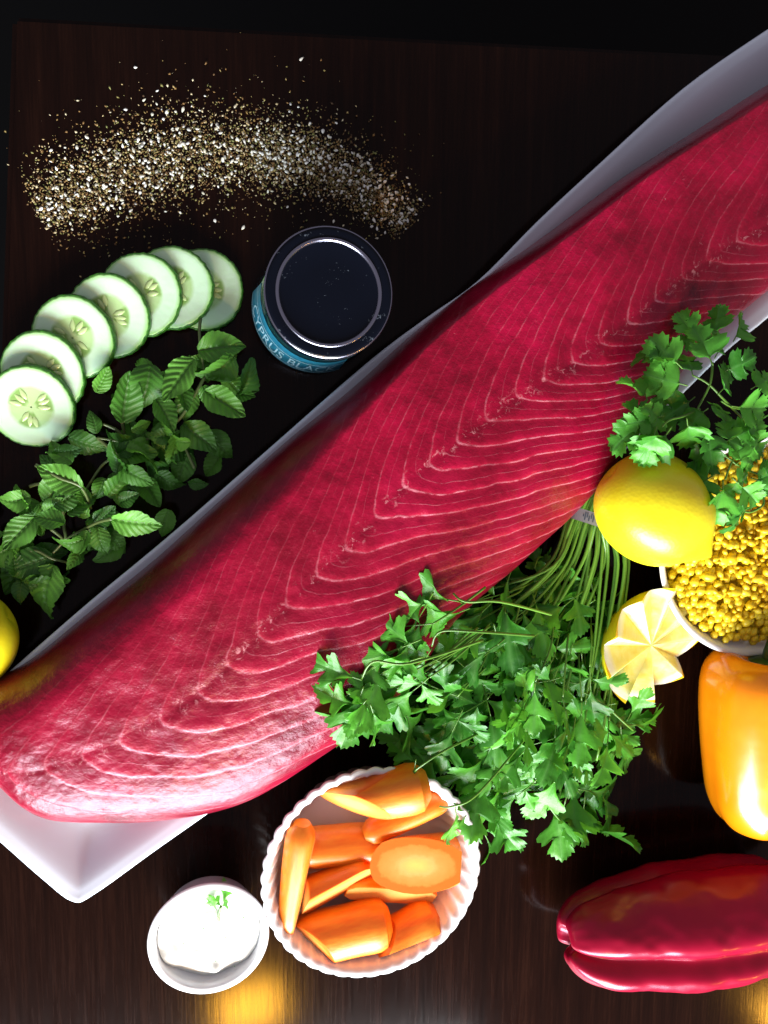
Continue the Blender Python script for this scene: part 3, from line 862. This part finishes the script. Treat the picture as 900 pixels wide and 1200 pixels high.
# half lemon cut in a zigzag crown
HR = 4.6; NZ = 9; n = 180; m = 26; PR = math.radians(69)
def zig(th):
    x = (th*NZ/(2*PI)+.2) % 1.0
    return (x/.66 if x < .66 else (1-x)/.34)*2-1
def half_pt(th, ps):
    return np.array((HR*math.sin(ps)*math.cos(th), HR*math.sin(ps)*math.sin(th), -HR*math.cos(ps)*.95))
V = [half_pt(2*PI*j/n, (PR+zig(2*PI*j/n)*.135)*i/(m-1)) for i in range(m) for j in range(n)]
F = grid_faces(m, n, closev=True)
hq = axis_quat(.30, .16, 1)
half = thing("lemon_half", "half lemon cut in a zigzag crown beside the parsley with its flesh facing up", "lemon half", P(783, 767, 4.5), None, hq)
link("peel", mesh("peel", V, [q[::-1] for q in F], M['lemon']), half)
V = []; k = 18; c_ = np.array((0, 0, -HR*math.cos(PR)*.95))
for i in range(k):
    f = 0.02+(.985-.02)*(i/(k-1))**.85
    for j in range(n):
        rim = half_pt(2*PI*j/n, PR+zig(2*PI*j/n)*.135); V.append(c_+f*(rim-c_)+np.array((0, 0, .02*(1 if i < k-1 else 0))))
for j in range(n): V.append(half_pt(2*PI*j/n, PR+zig(2*PI*j/n)*.135)*1.0006)
k += 1
F = grid_faces(k, n, closev=True); F.append(tuple(range(n)))
fc = 0.0
o = link("flesh", mesh("flesh", np.array(V)-c_, F, M['lemon_flesh'], smooth=False), half); o.location = Vector(c_)*S

# ------------------------------------------------------------------ peppers
def pepper_body(prof, lobes, depth, phase, n=160, sub=10, tipshift=0.0, squash=1.0):
    pr = cr(prof, sub); m = len(pr); V = []
    for i in range(m):
        z, r = pr[i]; r = max(r, .01); tt = i/(m-1)
        for j in range(n):
            th = 2*PI*j/n
            g = 0
            for l in lobes:
                dth = (th-l+PI) % (2*PI)-PI
                g += math.exp(-(dth/.24)**2)
            dp = depth(tt)
            rr_ = r*(1-dp*g)*(1+.02*math.sin(2*th+3*tt+phase))
            V.append((rr_*math.cos(th), rr_*math.sin(th)*squash, z+tipshift*g*(tt**6)))
    F = grid_faces(m, n, closev=True); F.append(tuple(range(n))); F.append(tuple((m-1)*n+j for j in range(n))[::-1])
    return V, [q[::-1] for q in F]
# yellow orange bell pepper, stem towards the bowl, tip towards the bottom
prof = [(1.2, 0.02), (0.95, .6), (.35, 1.7), (0.0, 2.7), (.35, 3.7), (1.5, 4.45), (3.5, 4.6), (6, 4.45), (8.7, 4.15), (11.0, 3.75), (12.6, 2.9), (13.1, 1.7), (12.7, .7), (12.4, .05)]
V, F = pepper_body(prof, [1.75, 3.2, 4.9, 0.2], lambda t_: .025+.06*max(0, t_-.3)+.10*max(0, t_-.75)*4*.6, .4, tipshift=-.3)
q = axis_quat(.03, 1, -.03)
pp = P(903, 767, 4.6)
pep = thing("bell_pepper", "glossy yellow orange bell pepper lying on its side at the right edge", "bell pepper", pp, None, q)
link("body", mesh("body", V, F, M['orange_pepper']), pep)
pts = cr([(0, 0, 1.1), (0, 0, .2), (.05, .1, -.7), (.3, .25, -1.6)], 5); V, F = tube(pts, .62, 9, .42)
cal = [(0.25, .02), (.45, .9), (.75, 1.35), (.95, 1.0)]
st_ = link("stem", mesh("stem", V, F, M['pepper_stem']), pep)
V, F = lathe([(.2, .35), (.7, .28), (1.35, .5), (1.55, .78)], 30, lambda r, z, th, k: (r*(1+.14*math.cos(5*th)*(k/3)), z))
link("calyx", mesh("calyx", V, F, M['pepper_stem']), st_)

ROT = -50
# long red pepper at the bottom, tip to the left
prof = [(19, .05), (18.6, 1.0), (18.3, 2.2), (18.6, 3.0), (17.6, 3.75), (15.5, 4.2), (12, 4.35), (8.5, 4.25), (5.5, 3.9), (3.2, 3.4), (1.4, 2.75), (.45, 1.9), (.25, 1.1), (.9, .5), (1.0, .03)]
prof = [(a, b) for a, b in prof]
def dep(t_): return .14+.36*t_**1.5
V, F = pepper_body(prof, [0.50, 2.55, 4.55], dep, 1.1, n=200, tipshift=2.0, squash=.93)
V = np.array(V); V[:, :2] *= (1+.085*fbm(V[:, 2]*.35+np.arctan2(V[:, 1], V[:, 0])*0, np.abs(np.arctan2(V[:, 1], V[:, 0]))*1.6+3, 3)*2)[:, None]
q = axis_quat(1, -.02, .02)
rp = P(658, 1102, 3.7)
red = thing("red_pepper", "long glossy deep red pepper with folded lobes lying along the bottom right", "pepper", rp, None, q)
rb = link("body", mesh("body", V, F, M['red_pepper']), red)
rb.matrix_local = Matrix.Rotation(math.radians(ROT), 4, 'Z')
pts = cr([(0, 0, 18.0), (0, 0, 19.4), (.2, .1, 21), (.6, .3, 22.3)], 5); V, F = tube(pts, .7, 9, .5)
link("stem", mesh("stem", V, F, M['pepper_stem']), red)

# ------------------------------------------------------------------ leaf shapes
def leaflet(H, rg, L, droop, cup, wave, bend):
    """Lobed leaflet from a half outline; grid midrib -> edge on both sides."""
    H = np.array(H); nH = len(H); cols = [0, .3, .62, .85, 1.0]
    ymid = np.maximum.accumulate(np.linspace(0, H[-1, 1], nH)*.55+np.maximum.accumulate(H[:, 1])*.45*.97)
    ymid[-1] = H[-1, 1]; ymid[0] = 0
    V = []; UV = []; F = []
    for s in (-1, 1):
        b0 = len(V); p1 = rg.random()*6
        for k in range(nH):
            for c in cols:
                x = H[k, 0]*c; y = ymid[k]*(1-c)+H[k, 1]*c
                y += .10*c*(1-c)*(-1)
                z = cup*x - droop*y*y + wave*math.sin(6.5*y+p1)*c*c*.5 + .035*math.cos(14*math.atan2(x, y+.05))*(x*x+y*y)**.5
                V.append((s*x*L+bend*y*y*L, y*L, z*L)); UV.append((s*x, y))
        nc = len(cols)
        for k in range(nH-1):
            for c in range(nc-1):
                a = b0+k*nc+c; q = (a, a+1, a+nc+1, a+nc)
                F.append(q if s > 0 else q[::-1])
    return np.array(V), F, np.array(UV)
HP = [(0, 0), (.04, .10), (.10, .24), (.22, .36), (.37, .44), (.46, .53), (.455, .60), (.37, .60), (.375, .68), (.29, .67), (.16, .60), (.12, .585), (.17, .70), (.255, .82), (.27, .90), (.20, .895), (.195, .975), (.125, .965), (.10, 1.05), (.05, 1.03), (0, 1.10)]
HC = [(0, 0), (.12, .06), (.34, .08), (.52, .18), (.60, .30), (.52, .34), (.62, .46), (.50, .50), (.46, .58), (.30, .48), (.20, .46), (.30, .60), (.44, .70), (.36, .76), (.42, .88), (.28, .88), (.24, 1.0), (.13, .95), (.08, 1.05), (0, 1.0)]
def xf(V, ang, off, pitch=0.0):
    c, s = math.cos(ang), math.sin(ang)
    V = np.array(V)
    cp, sp = math.cos(pitch), math.sin(pitch)
    Rp = np.array([[1, 0, 0], [0, cp, -sp], [0, sp, cp]])
    Rz = np.array([[c, -s, 0], [s, c, 0], [0, 0, 1]])
    return V@Rp.T@Rz.T+np.array(off)
def compound(H, rg, L, mat, name, three=True):
    Vs = []; Fs = []; UVs = []; o = 0
    spec = [(0, (0, .62*L if three else .25*L, 0), 1.0)]
    if three:
        spec += [(1.02+rg.uniform(-.2, .2), (-.04, .30*L, 0), .82), (-1.02+rg.uniform(-.2, .2), (.04, .28*L, 0), .82)]
    for ang, off, sc in spec:
        V, F, UV = leaflet(H, rg, L*sc, rg.uniform(.05, .55), rg.uniform(-.25, .55), rg.uniform(.05, .22), rg.uniform(-.2, .2))
        V = xf(V, ang, off, rg.uniform(-.5, .35))
        Vs.append(V); Fs += [tuple(i+o for i in q) for q in F]; UVs.append(UV); o += len(V)
    # stalk of the leaf
    pts = cr([(0, 0, -.05), (0, .3*L, .02), spec[0][1]], 4)
    V, F = tube(pts, .055, 5, .04); Vs.append(V); Fs += [tuple(i+o for i in q) for q in F]; UVs.append(np.zeros((len(V), 2))+np.array([.0, .5]))
    nleaf = o
    Vs = np.concatenate(Vs); fm = [1 if min(f) >= nleaf else 0 for f in Fs]
    return mesh(name, Vs, Fs, [mat, M['stem']], uv=np.concatenate(UVs), fmat=fm)
rgp = random.Random(5)
PL = [compound(HP, rgp, rgp.uniform(2.9, 3.5), M['parsley'], "leaf", True) for k in range(9)] 
PS = [compound(HP, rgp, rgp.uniform(3.2, 3.9), M['parsley'], "leaf", False) for k in range(5)]
CL = [compound(HC, rgp, rgp.uniform(2.0, 2.3), M['cilantro'], "leaf", True) for k in range(5)]
CS = [compound(HC, rgp, rgp.uniform(2.4, 2.9), M['cilantro'], "leaf", False) for k in range(5)]

def place_leaf(me, root, pos, dpx, pitch, roll, sc=1.0):
    ang = math.atan2(-dpx[1], dpx[0])-PI/2
    L0 = root.location/S
    Mx = Matrix.Translation((Vector(pos)-L0)*S) @ Matrix.Rotation(ang, 4, 'Z') @ Matrix.Rotation(pitch, 4, 'X') @ Matrix.Rotation(roll, 4, 'Y') @ Matrix.Scale(sc, 4)
    return link("leaf", me, root, Mx)
def stem_obj(root, pts, r, r1, mat, n=6, name="stem"):
    V, F = tube(pts, r, n, r1)
    return mk(name, V, F, mat, root, off=root.location/S)

# ------------------------------------------------------------------ parsley bunch
TIE = P(697, 612, 2.2)
pb = thing("parsley_bunch", "bushy bunch of flat leaf parsley tied with a clear band beside the tuna", "parsley", (TIE.x, TIE.y, 0))
poly = [(396, 800), (396, 852), (415, 862), (440, 812), (470, 850), (492, 925), (545, 960), (572, 992), (620, 952), (665, 978), (712, 938), (690, 890), (765, 855), (735, 815), (712, 770), (722, 705), (690, 668), (640, 668), (560, 690), (505, 700), (470, 750), (420, 780)]
def inside(x, y):
    r = False
    for i in range(len(poly)):
        (x1, y1), (x2, y2) = poly[i], poly[i-1]
        if (y1 > y) != (y2 > y) and x < (x2-x1)*(y-y1)/(y2-y1)+x1: r = not r
    return r
rg = random.Random(21)
pts_ = []
tr = 0
while tr < 6000 and len(pts_) < 230:
    tr += 1
    x = rg.uniform(365, 780); y = rg.uniform(660, 1000)
    if not inside(x, y) or (x < 548 and y > 895): continue
    if min([(x-a)**2+(y-b)**2 for a, b in pts_] or [1e9]) < 18**2: continue
    pts_.append((x, y))
def domeh(x, y):
    u = ((x-590)/190)**2+((y-810)/165)**2
    return 0.7+4.6*max(0, 1-u)**.7
for k, (x, y) in enumerate(pts_):
    if (x-782)**2+(y-770)**2 < 80**2: continue
    hmax = domeh(x, y)
    lay = rg.random()
    z = max(.5, hmax*(.35+.65*lay))
    if x < 500 and y < 830: z = max(z, 6.2+rg.uniform(0, 1.0))
    elif x < 480: z = max(z, 4.6)
    dx, dy = x-697, y-612; l = math.hypot(dx, dy); dx /= l; dy /= l
    a = rg.gauss(0, .75); dx, dy = dx*math.cos(a)-dy*math.sin(a), dx*math.sin(a)+dy*math.cos(a)
    me = rg.choice(PL if rg.random() < .62 else PS)
    sc = rg.uniform(.70, 1.08)
    bx, by = x-dx*24, y-dy*24
    pos = P(bx, by, z)
    place_leaf(me, pb, pos, (dx, dy), rg.gauss(-.12, .38), rg.gauss(0, .55), sc)
    if k % 2 == 0:     # its own stalk back towards the bunch
        b2 = P(bx+(697-bx)*.32+rg.uniform(-12, 12), by+(612-by)*.32+rg.uniform(-12, 12), max(.6, z-1.4))
        md = (pos+b2)/2+Vector((rg.uniform(-.4, .4), rg.uniform(-.4, .4), .25))
        stem_obj(pb, cr([b2, md, pos], 5), .085, .055, M['stem'])
# main stems from under the tie
for k in range(24):
    f = (k+.5)/24; off = (f-.5)
    back = P(715+off*42, 558, 2.4+rg.uniform(-.5, .5))
    tie = P(697+off*62, 612+off*16, 2.6-2.6*off*off+rg.uniform(-.5, .4))
    m1 = P(690+off*105+rg.uniform(-6, 6), 660+abs(off)*8, 2.4+rg.uniform(-.5, .6))
    ang = math.radians(max(96, 116-off*80+rg.gauss(0, 9)))
    rr_ = rg.uniform(105, 240)
    e = P(m1x := 690+off*70+rr_*math.cos(ang), 660+rr_*math.sin(ang), rg.uniform(1.2, 3.2))
    stem_obj(pb, cr([back, tie, m1, (m1*.45+e*.55)+Vector((0, 0, .3)), e], 6), .15*rg.uniform(.8, 1.15), .08, M['stem'], 8)
# sprays hanging out past the edge of the bunch, as in the photograph
sprays = [((540, 745), (455, 772), (412, 770), (398, 790), [((400, 800), (-.2, 1), -.5, 1.0), ((398, 792), (-1, -.35), -.2, .7), ((404, 815), (-.6, 1), -.5, .95), ((408, 820), (.35, 1), -.4, .8)], 7.9),
          ((620, 715), (560, 700), (520, 700), (505, 690), [((512, 700), (-1, -.25), .1, .9), ((525, 708), (-.9, .3), -.1, .8)], 6.6),
          ((600, 740), (530, 735), (490, 735), (480, 752), [((480, 755), (-.5, 1), -.3, .8), ((470, 765), (-1, .3), -.2, .9)], 7.4),
          ((660, 800), (700, 820), (735, 850), (742, 856), [((735, 850), (1, .12), -.2, .9), ((735, 845), (.35, -1), .1, .7), ((728, 850), (.2, 1), -.3, .9)], 3.2),
          ((560, 860), (520, 880), (490, 900), (487, 905), [((488, 890), (-.05, 1), -.4, .8)], 5.5),
          ((620, 860), (560, 930), (530, 945), (515, 945), [((534, 945), (.1, 1), -.1, .7)], 5.2),
          ((660, 830), (665, 880), (670, 915), (680, 930), [((678, 925), (1, .3), -.1, .95)], 2.2),
          ((600, 880), (640, 940), (655, 960), (660, 965), [((650, 935), (.2, 1), -.15, 1.05)], 2.4)]
for a, b, c, d, lv, z in sprays:
    sh = 26 if a[0] < 630 and z > 6 else 0
    a, b, c, d = [(p_[0]+sh, p_[1]+sh*.2) for p_ in (a, b, c, d)]; lv = [((p_[0]+sh, p_[1]+sh*.2), r_, s1, s2) for p_, r_, s1, s2 in lv]
    zz = [z-1.2, z+.3, z+.2, z-.4]
    stem_obj(pb, cr([P(*p_, q_) for p_, q_ in zip((a, b, c, d), zz)], 6), .09, .06, M['stem'])
    for (x, y), dr, pt, sc in lv:
        place_leaf(rg.choice(PS), pb, P(x, y, z), dr, pt, rg.gauss(0, .35), sc)
# the tie band with its printed strip
bc = P(700, 610, 2.4)
V = []; nb = 40
ax = (P(690, 660, 2.4)-P(712, 560, 2.4)).normalized(); sd = Vector((0, 0, 1)).cross(ax).normalized(); upv = Vector((0, 0, 1))
for i in range(nb):
    th = 2*PI*i/nb
    for wv_ in (-.42, .42):
        p_ = bc+sd*(2.05*math.cos(th))+upv*(1.35*math.sin(th))+ax*(wv_+.25*math.cos(th)); V.append(p_[:])
F = [(2*i, 2*((i+1) % nb), 2*((i+1) % nb)+1, 2*i+1) for i in range(nb)]
band = mk("tie_band", V, F, M['band'], pb, off=pb.location/S)
parts = []
for k in range(16):
    th = 2.45-k*.075; w0 = -.28 if k % 3 else -.1; w1 = .25 if k % 2 else .05
    q_ = []
    for tt, ww in ((th, w0), (th-.045, w0), (th-.045, w1), (th, w1)):
        q_.append((bc+sd*(2.075*math.cos(tt))+upv*(1.37*math.sin(tt))+ax*(ww+.25*math.cos(tt)))[:])
    parts.append((q_, [(0, 1, 2, 3)]))
V, F = join(parts); mk('printed_marks', V, F, M['ink_dark'], band, off=(band.location+pb.location)/S)

# ------------------------------------------------------------------ cilantro on the lemon
cb_ = thing("cilantro_sprigs", "loose cilantro sprigs with scalloped leaves draped over the lemon and bowl", "cilantro", P(830, 470, 3.0))
cl = [((800, 432), (-.8, -.75), 8.6, 1.05), ((812, 440), (.1, -1), 8.4, .8), ((806, 452), (-1, -.25), 8.8, 1.0), ((836, 428), (-.35, -1), 8.0, 1.0), ((846, 436), (1, -.45), 7.6, .9), ((838, 420), (.5, -1), 7.2, .85),
      ((842, 462), (.6, -.6), 8.4, .95), ((858, 476), (1, .1), 8.0, 1.05), ((830, 478), (-.6, .5), 8.5, .8), ((778, 487), (-1, .25), 8.8, .85), ((770, 500), (-.25, 1), 9.6, 1.0), ((788, 500), (-.5, .85), 9.8, 1.1),
      ((805, 490), (.35, .9), 9.2, .95), ((826, 500), (.2, 1), 8.4, .9), ((846, 520), (.6, -.3), 8.2, 1.05), ((862, 545), (.6, -.5), 8.5, .95), ((838, 556), (-.7, .7), 9.0, 1.1), ((848, 562), (-.1, 1), 9.0, 1.15), ((858, 560), (.8, .6), 8.6, .95),
      ((872, 486), (.4, 1), 7.6, .9), ((880, 456), (.8, -.5), 7.2, .8), ((768, 505), (-.8, -.8), 8.4, .9), ((880, 560), (1, .3), 8.0, .9), ((815, 465), (-.3, .2), 7.6, 1.0), ((850, 500), (.2, -.4), 7.2, 1.0), ((826, 520), (-.2, .3), 7.4, 1.0), ((866, 512), (.9, .5), 7.8, .9), ((886, 496), (.5, .2), 6.8, 1.0), ((893, 530), (.3, .8), 7.6, 1.0), ((842, 395), (-.2, -1), 7.0, .8), ((822, 402), (-.6, -1), 7.2, .9), ((860, 400), (.6, -.8), 6.8, .9), ((790, 420), (-.9, -.3), 8.0, .9), ((750, 500), (-.6, .3), 8.2, .8), ((876, 590), (-.3, 1), 8.4, .9), ((800, 470), (-.7, -.4), 7.6, 1.0), ((760, 470), (-.6, -.9), 8.0, .8)]
rg = random.Random(31)
for (x, y), dr, z, sc in cl:
    me = rg.choice(CS if rg.random() < .7 else CL)
    place_leaf(me, cb_, P(x, y, z), dr, rg.gauss(-.18, .25), rg.gauss(0, .4), sc*(.82 if me in CS else .78))
for a, b, c, d in [((835, 425, 7.8), (832, 450, 8.3), (818, 478, 8.0), (805, 500, 7.5)), ((880, 500, 6), (850, 470, 8), (830, 450, 8.3), (812, 440, 8.2)), ((900, 560, 6.5), (870, 548, 8.2), (845, 530, 8.2), (820, 505, 8)), ((895, 500, 6), (870, 520, 7.8), (856, 545, 8.4), (850, 562, 8.6)), ((820, 480, 7.8), (800, 488, 8.8), (785, 492, 9.3), (776, 500, 9.4)), ((905, 470, 6), (880, 478, 7.4), (860, 478, 7.8), (845, 470, 8.0)), ((890, 570, 7), (895, 590, 7.4), (880, 600, 7.6), (868, 598, 7.8))]:
    stem_obj(cb_, cr([P(*a), P(*b), P(*c), P(*d)], 6), .085, .06, M['stem'])

# garnish in the dip
gd = P(258, 1074, 3.5)
gn = thing("parsley_garnish", "tiny green parsley leaf standing in the white dip", "parsley leaf", gd)
stem_obj(gn, cr([P(256, 1079, 3.2), P(256, 1072, 3.8), P(259, 1062, 4.2)], 4), .11, .08, M['stem'])
place_leaf(PL[0], gn, P(257, 1068, 4.0), (.5, -1), -.5, .3, .34)
place_leaf(PS[1], gn, P(255, 1070, 3.9), (-.2, -.6), -.3, -.5, .30)

# ------------------------------------------------------------------ mint
def mint_mesh(seed, W=.30, curl=.25, fold=.35, twist=.0):
    rg = random.Random(seed); nu, nv = 34, 17; V = []; UV = []
    for i in range(nu):
        t_ = i/(nu-1)
        w_ = W*(math.sin(PI*min(1, t_*.97+.03)**.80)**.85)+.004
        ser = 1+.07*((t_*9.5) % 1.0-.3)
        for j in range(nv):
            s = -1+2*j/(nv-1); x = s*w_*(ser if abs(s) > .9 else 1)
            c = (t_*7.5-abs(s)*1.7) % 1.0
            quilt = .018*(1-(2*abs(c-.5))**2.5*1.0)*-1
            z = -curl*(t_-.25)**2+fold*abs(x)*(1-.4*t_)+.02*math.sin(7*t_+seed)*abs(s)-quilt*-1*.0+(.045*(abs(c-.5)*2)**.8 if abs(s) > .05 else 0)-(.03*math.exp(-(s/.1)**2))
            tw = twist*(t_-.3)+.12*math.sin(9*t_+seed)*s
            V.append((x*math.cos(tw)-z*math.sin(tw), t_, x*math.sin(tw)+z*math.cos(tw))); UV.append((s, t_))
    return mesh("leaf", V, grid_faces(nu, nv), M['mint'], uv=UV)
MM = [mint_mesh(i, W=.30+.03*(i % 3), curl=[.1, .35, .6, -.15, .25, .8][i % 6], fold=[.25, .45, .1, .6, -.2, .5][i % 6], twist=[0, .4, -.5, .2, -.2, .8][i % 6]) for i in range(6)]
sprigs = {
 'a': ("upper mint sprig with large veined leaves between the cucumber and the jar", P(190, 500, .5), [
    ((232, 411), (289, 403), 2.0, 1, 0), ((228, 421), (190, 472), 2.8, 0, 1), ((274, 418), (238, 452), 2.2, 5, 2), ((240, 458), (289, 490), 2.6, 3, 0), ((143, 495), (152, 432), 1.8, 3, 1), ((177, 427), (167, 484), 1.8, 5, 0), ((182, 468), (208, 506), 2.3, 1, 2), ((224, 456), (212, 494), 1.8, 2, 0),
    ((186, 495), (206, 532), 1.6, 5, 1), ((214, 497), (256, 529), 1.5, 1, 0), ((238, 452), (250, 480), 2.5, 2, 1), ((245, 505), (270, 540), .9, 2, 0), ((195, 490), (180, 530), .8, 0, 2), ((262, 440), (290, 470), 1.0, 4, 0), ((222, 530), (205, 570), .7, 4, 0), ((182, 555), (214, 575), .8, 2, 1)],
    [[(241, 440, 1.8), (215, 485, 1.8), (193, 505, 1.5), (158, 518, 1.2), (114, 513, 1.3)], [(235, 372, 1.2), (234, 396, 1.8), (240, 440, 1.9)], [(145, 512, 1.2), (135, 503, 1.4), (121, 497, 1.6)], [(228, 549, 1.5), (218, 527, 1.4), (205, 500, 1.6)], [(143, 494, 1.7), (146, 508, 1.3), (150, 516, 1.1)]]),
 'b': ("middle mint sprig with a pale ribbed leaf below the cucumber slices", P(110, 560, .5), [
    ((113, 508), (107, 480), 1.8, 4, 1), ((138, 532), (165, 519), 1.8, 1, 0), ((150, 530), (186, 535), 1.4, 3, 0), ((96, 572), (42, 545), 2.8, 0, 0), ((85, 542), (56, 524), 2.0, 2, 1), ((104, 606), (80, 582), 1.7, 2, 2), ((140, 546), (183, 569), 2.3, 0, 1), ((76, 560), (46, 532), 1.3, 4, 0),
    ((122, 560), (113, 588), 1.6, 5, 0), ((80, 512), (128, 530), .8, 4, 1), ((130, 555), (148, 580), 1.0, 2, 0), ((70, 575), (50, 598), 1.5, 1, 1), ((128, 600), (100, 620), .9, 2, 2)],
    [[(114, 513, 1.2), (128, 525, 1.3), (138, 533, 1.3), (120, 545, 1.1), (100, 575, 1.2)], [(42, 545, 2.6), (70, 560, 3.0), (95, 571, 2.8), (107, 596, 1.4)], [(35, 570, 1.2), (50, 567, 1.4), (70, 575, 1.2)]]),
 'c': ("lower mint sprig reaching to the platter rim with dark broad leaves at its base", P(60, 640, .5), [
    ((36, 583), (-4, 592), 2.3, 5, 0), ((30, 600), (22, 565), 2.1, 3, 2), ((76, 613), (38, 604), 2.6, 1, 1), ((42, 605), (3, 645), 2.2, 0, 0), ((131, 608), (193, 616), 4.4, 0, 1), ((98, 632), (64, 642), 2.2, 5, 2), ((114, 618), (122, 652), 2.0, 2, 0), ((104, 622), (94, 650), 1.9, 3, 1),
    ((62, 652), (2, 672), 1.4, 4, 0), ((62, 662), (44, 724), 1.6, 2, 1), ((40, 640), (8, 700), .8, 4, 2), ((30, 610), (5, 620), 1.0, 0, 0), ((126, 620), (146, 650), 1.3, 4, 0), ((46, 590), (66, 622), 1.6, 2, 0)],
    [[(74, 598, 1.6), (75, 618, 1.5), (76, 632, 1.4), (60, 650, 1.2)], [(131, 608, 4.2), (115, 612, 2.6), (95, 622, 1.5), (76, 632, 1.4)], [(15, 655, 1.2), (40, 645, 1.4), (62, 655, 1.4), (84, 660, 1.0)], [(60, 620, 1.5), (70, 628, 1.4), (76, 634, 1.4)]]),
}
ROLL = [0.0, .45, -.5]
for key, (lab, loc, leaves, stems) in sprigs.items():
    root = thing("mint_sprig", lab, "mint sprig", loc, "fresh mint sprigs on the table left of the platter")
    for (b, t_, z, v, r_) in leaves:
        pb_ = P(*b, z); pt = P(*t_, z); d = pt-pb_
        ang = math.atan2(d.y, d.x)-PI/2
        L0 = root.location/S
        Mx = Matrix.Translation((pb_-L0)*S) @ Matrix.Rotation(ang, 4, 'Z') @ Matrix.Rotation(.10, 4, 'X') @ Matrix.Rotation(ROLL[r_], 4, 'Y') @ Matrix.Scale(d.length*.97, 4)
        link("leaf", MM[v], root, Mx)
    rg = random.Random(ord(key))
    for q_ in range(24):           # small crumpled leaves filling the sprig
        b, t_, z, v, r_ = rg.choice(leaves); mx_, my_ = (b[0]+t_[0])/2+rg.gauss(0, 14), (b[1]+t_[1])/2+rg.gauss(0, 12)
        if mx_ > 285: mx_ = 280
        if .86*mx_+my_ > 770: my_ = 765-.86*mx_
        p0 = P(mx_, my_, rg.uniform(.5, 2.2)); an = rg.uniform(0, 2*PI); ln = rg.uniform(1.3, 2.5)
        Mx = Matrix.Translation((p0-root.location/S)*S) @ Matrix.Rotation(an, 4, 'Z') @ Matrix.Rotation(rg.uniform(-.5, .5), 4, 'X') @ Matrix.Rotation(rg.uniform(-1.0, 1.0), 4, 'Y') @ Matrix.Scale(ln, 4)
        link("leaf", rg.choice(MM), root, Mx)
    for s_ in stems:
        stem_obj(root, cr([P(*p_) for p_ in s_], 6), .11, .075, M['mint_stem'], 7)

# ------------------------------------------------------------------ spice scatter
curve = cr([(46, 250), (96, 222), (160, 196), (230, 182), (300, 178), (352, 186), (404, 206), (446, 234), (478, 266)], 20)
def sample_arc(spread, bias=0.0):
    k = RNG.integers(0, len(curve)-1); t_ = RNG.beta(1.25, 1.35); k = min(int(t_*(len(curve)-1)), len(curve)-2)
    c = curve[k]; tg = curve[k+1]-curve[k]; tg /= np.linalg.norm(tg); nr = np.array([-tg[1], tg[0]])
    wd = np.interp(t_, [0, .1, .35, .6, .85, 1], [26, 42, 46, 36, 26, 20])*spread
    e = RNG.normal(0, .52)
    if e < 0: e *= 1.15
    return c+nr*e*wd+RNG.normal(0, 3, 2)
def scatter(name, count, base, faces, smin, smax, spread, zmax, mat, lab, cat, tone_pow):
    Vs = []; Fs = []; tone = []; o = 0; nb = len(base)
    for i in range(count):
        x, y = sample_arc(spread*(1.0 if RNG.random() < .86 else 1.75))
        s_ = smin+(smax-smin)*RNG.random()**1.5
        p = np.array(P(x, y, 0)); a, b, c = RNG.random(3)*2*PI; tl = RNG.normal(0, .35)
        Rz = np.array([[math.cos(a), -math.sin(a), 0], [math.sin(a), math.cos(a), 0], [0, 0, 1]])
        Rx = np.array([[1, 0, 0], [0, math.cos(tl), -math.sin(tl)], [0, math.sin(tl), math.cos(tl)]])
        v = (base*s_*np.array([RNG.uniform(.8, 1.2), RNG.uniform(.75, 1.25), 1]))@Rx.T@Rz.T
        Vs.append(v+p+np.array([0, 0, -v[:, 2].min()+RNG.random()**2*zmax])); Fs += [tuple(q+o for q in f) for f in faces]; o += nb
        tone += [RNG.random()**tone_pow]*nb
    ob = mk(name, np.concatenate(Vs), Fs, mat, attrs={'tone': tone})
    return tag(ob, lab, cat, kind='stuff')
V = []; m, n = 6, 7
for i in range(m):
    t_ = i/(m-1); r = .30*math.sin(PI*t_**.75)**.75+.01
    for j in range(n): V.append((r*math.cos(2*PI*j/n), t_-.5, .55*r*math.sin(2*PI*j/n)))
scatter("sesame_seeds", 720, np.array(V), [q[::-1] for q in grid_faces(m, n, closev=True)], .18, .32, 1.0, .22, M['sesame'], "pale sesame seeds scattered in a curved band above the cucumber slices", "sesame seeds", .7)
ch = np.array([(.5, 0, 0), (.05, .32, .03), (-.5, .05, 0), (0, -.3, -.02), (.05, 0, .2), (-.02, .03, -.16)])
cf = [(0, 1, 4), (1, 2, 4), (2, 3, 4), (3, 0, 4), (1, 0, 5), (2, 1, 5), (3, 2, 5), (0, 3, 5)]
scatter("spice_flakes", 11500, ch, cf, .045, .24, 1.12, .14, M['fleck'], "brown and green dried spice flakes mixed among the sesame seeds", "spice flakes", 1.0)

bpy.context.view_layer.update()
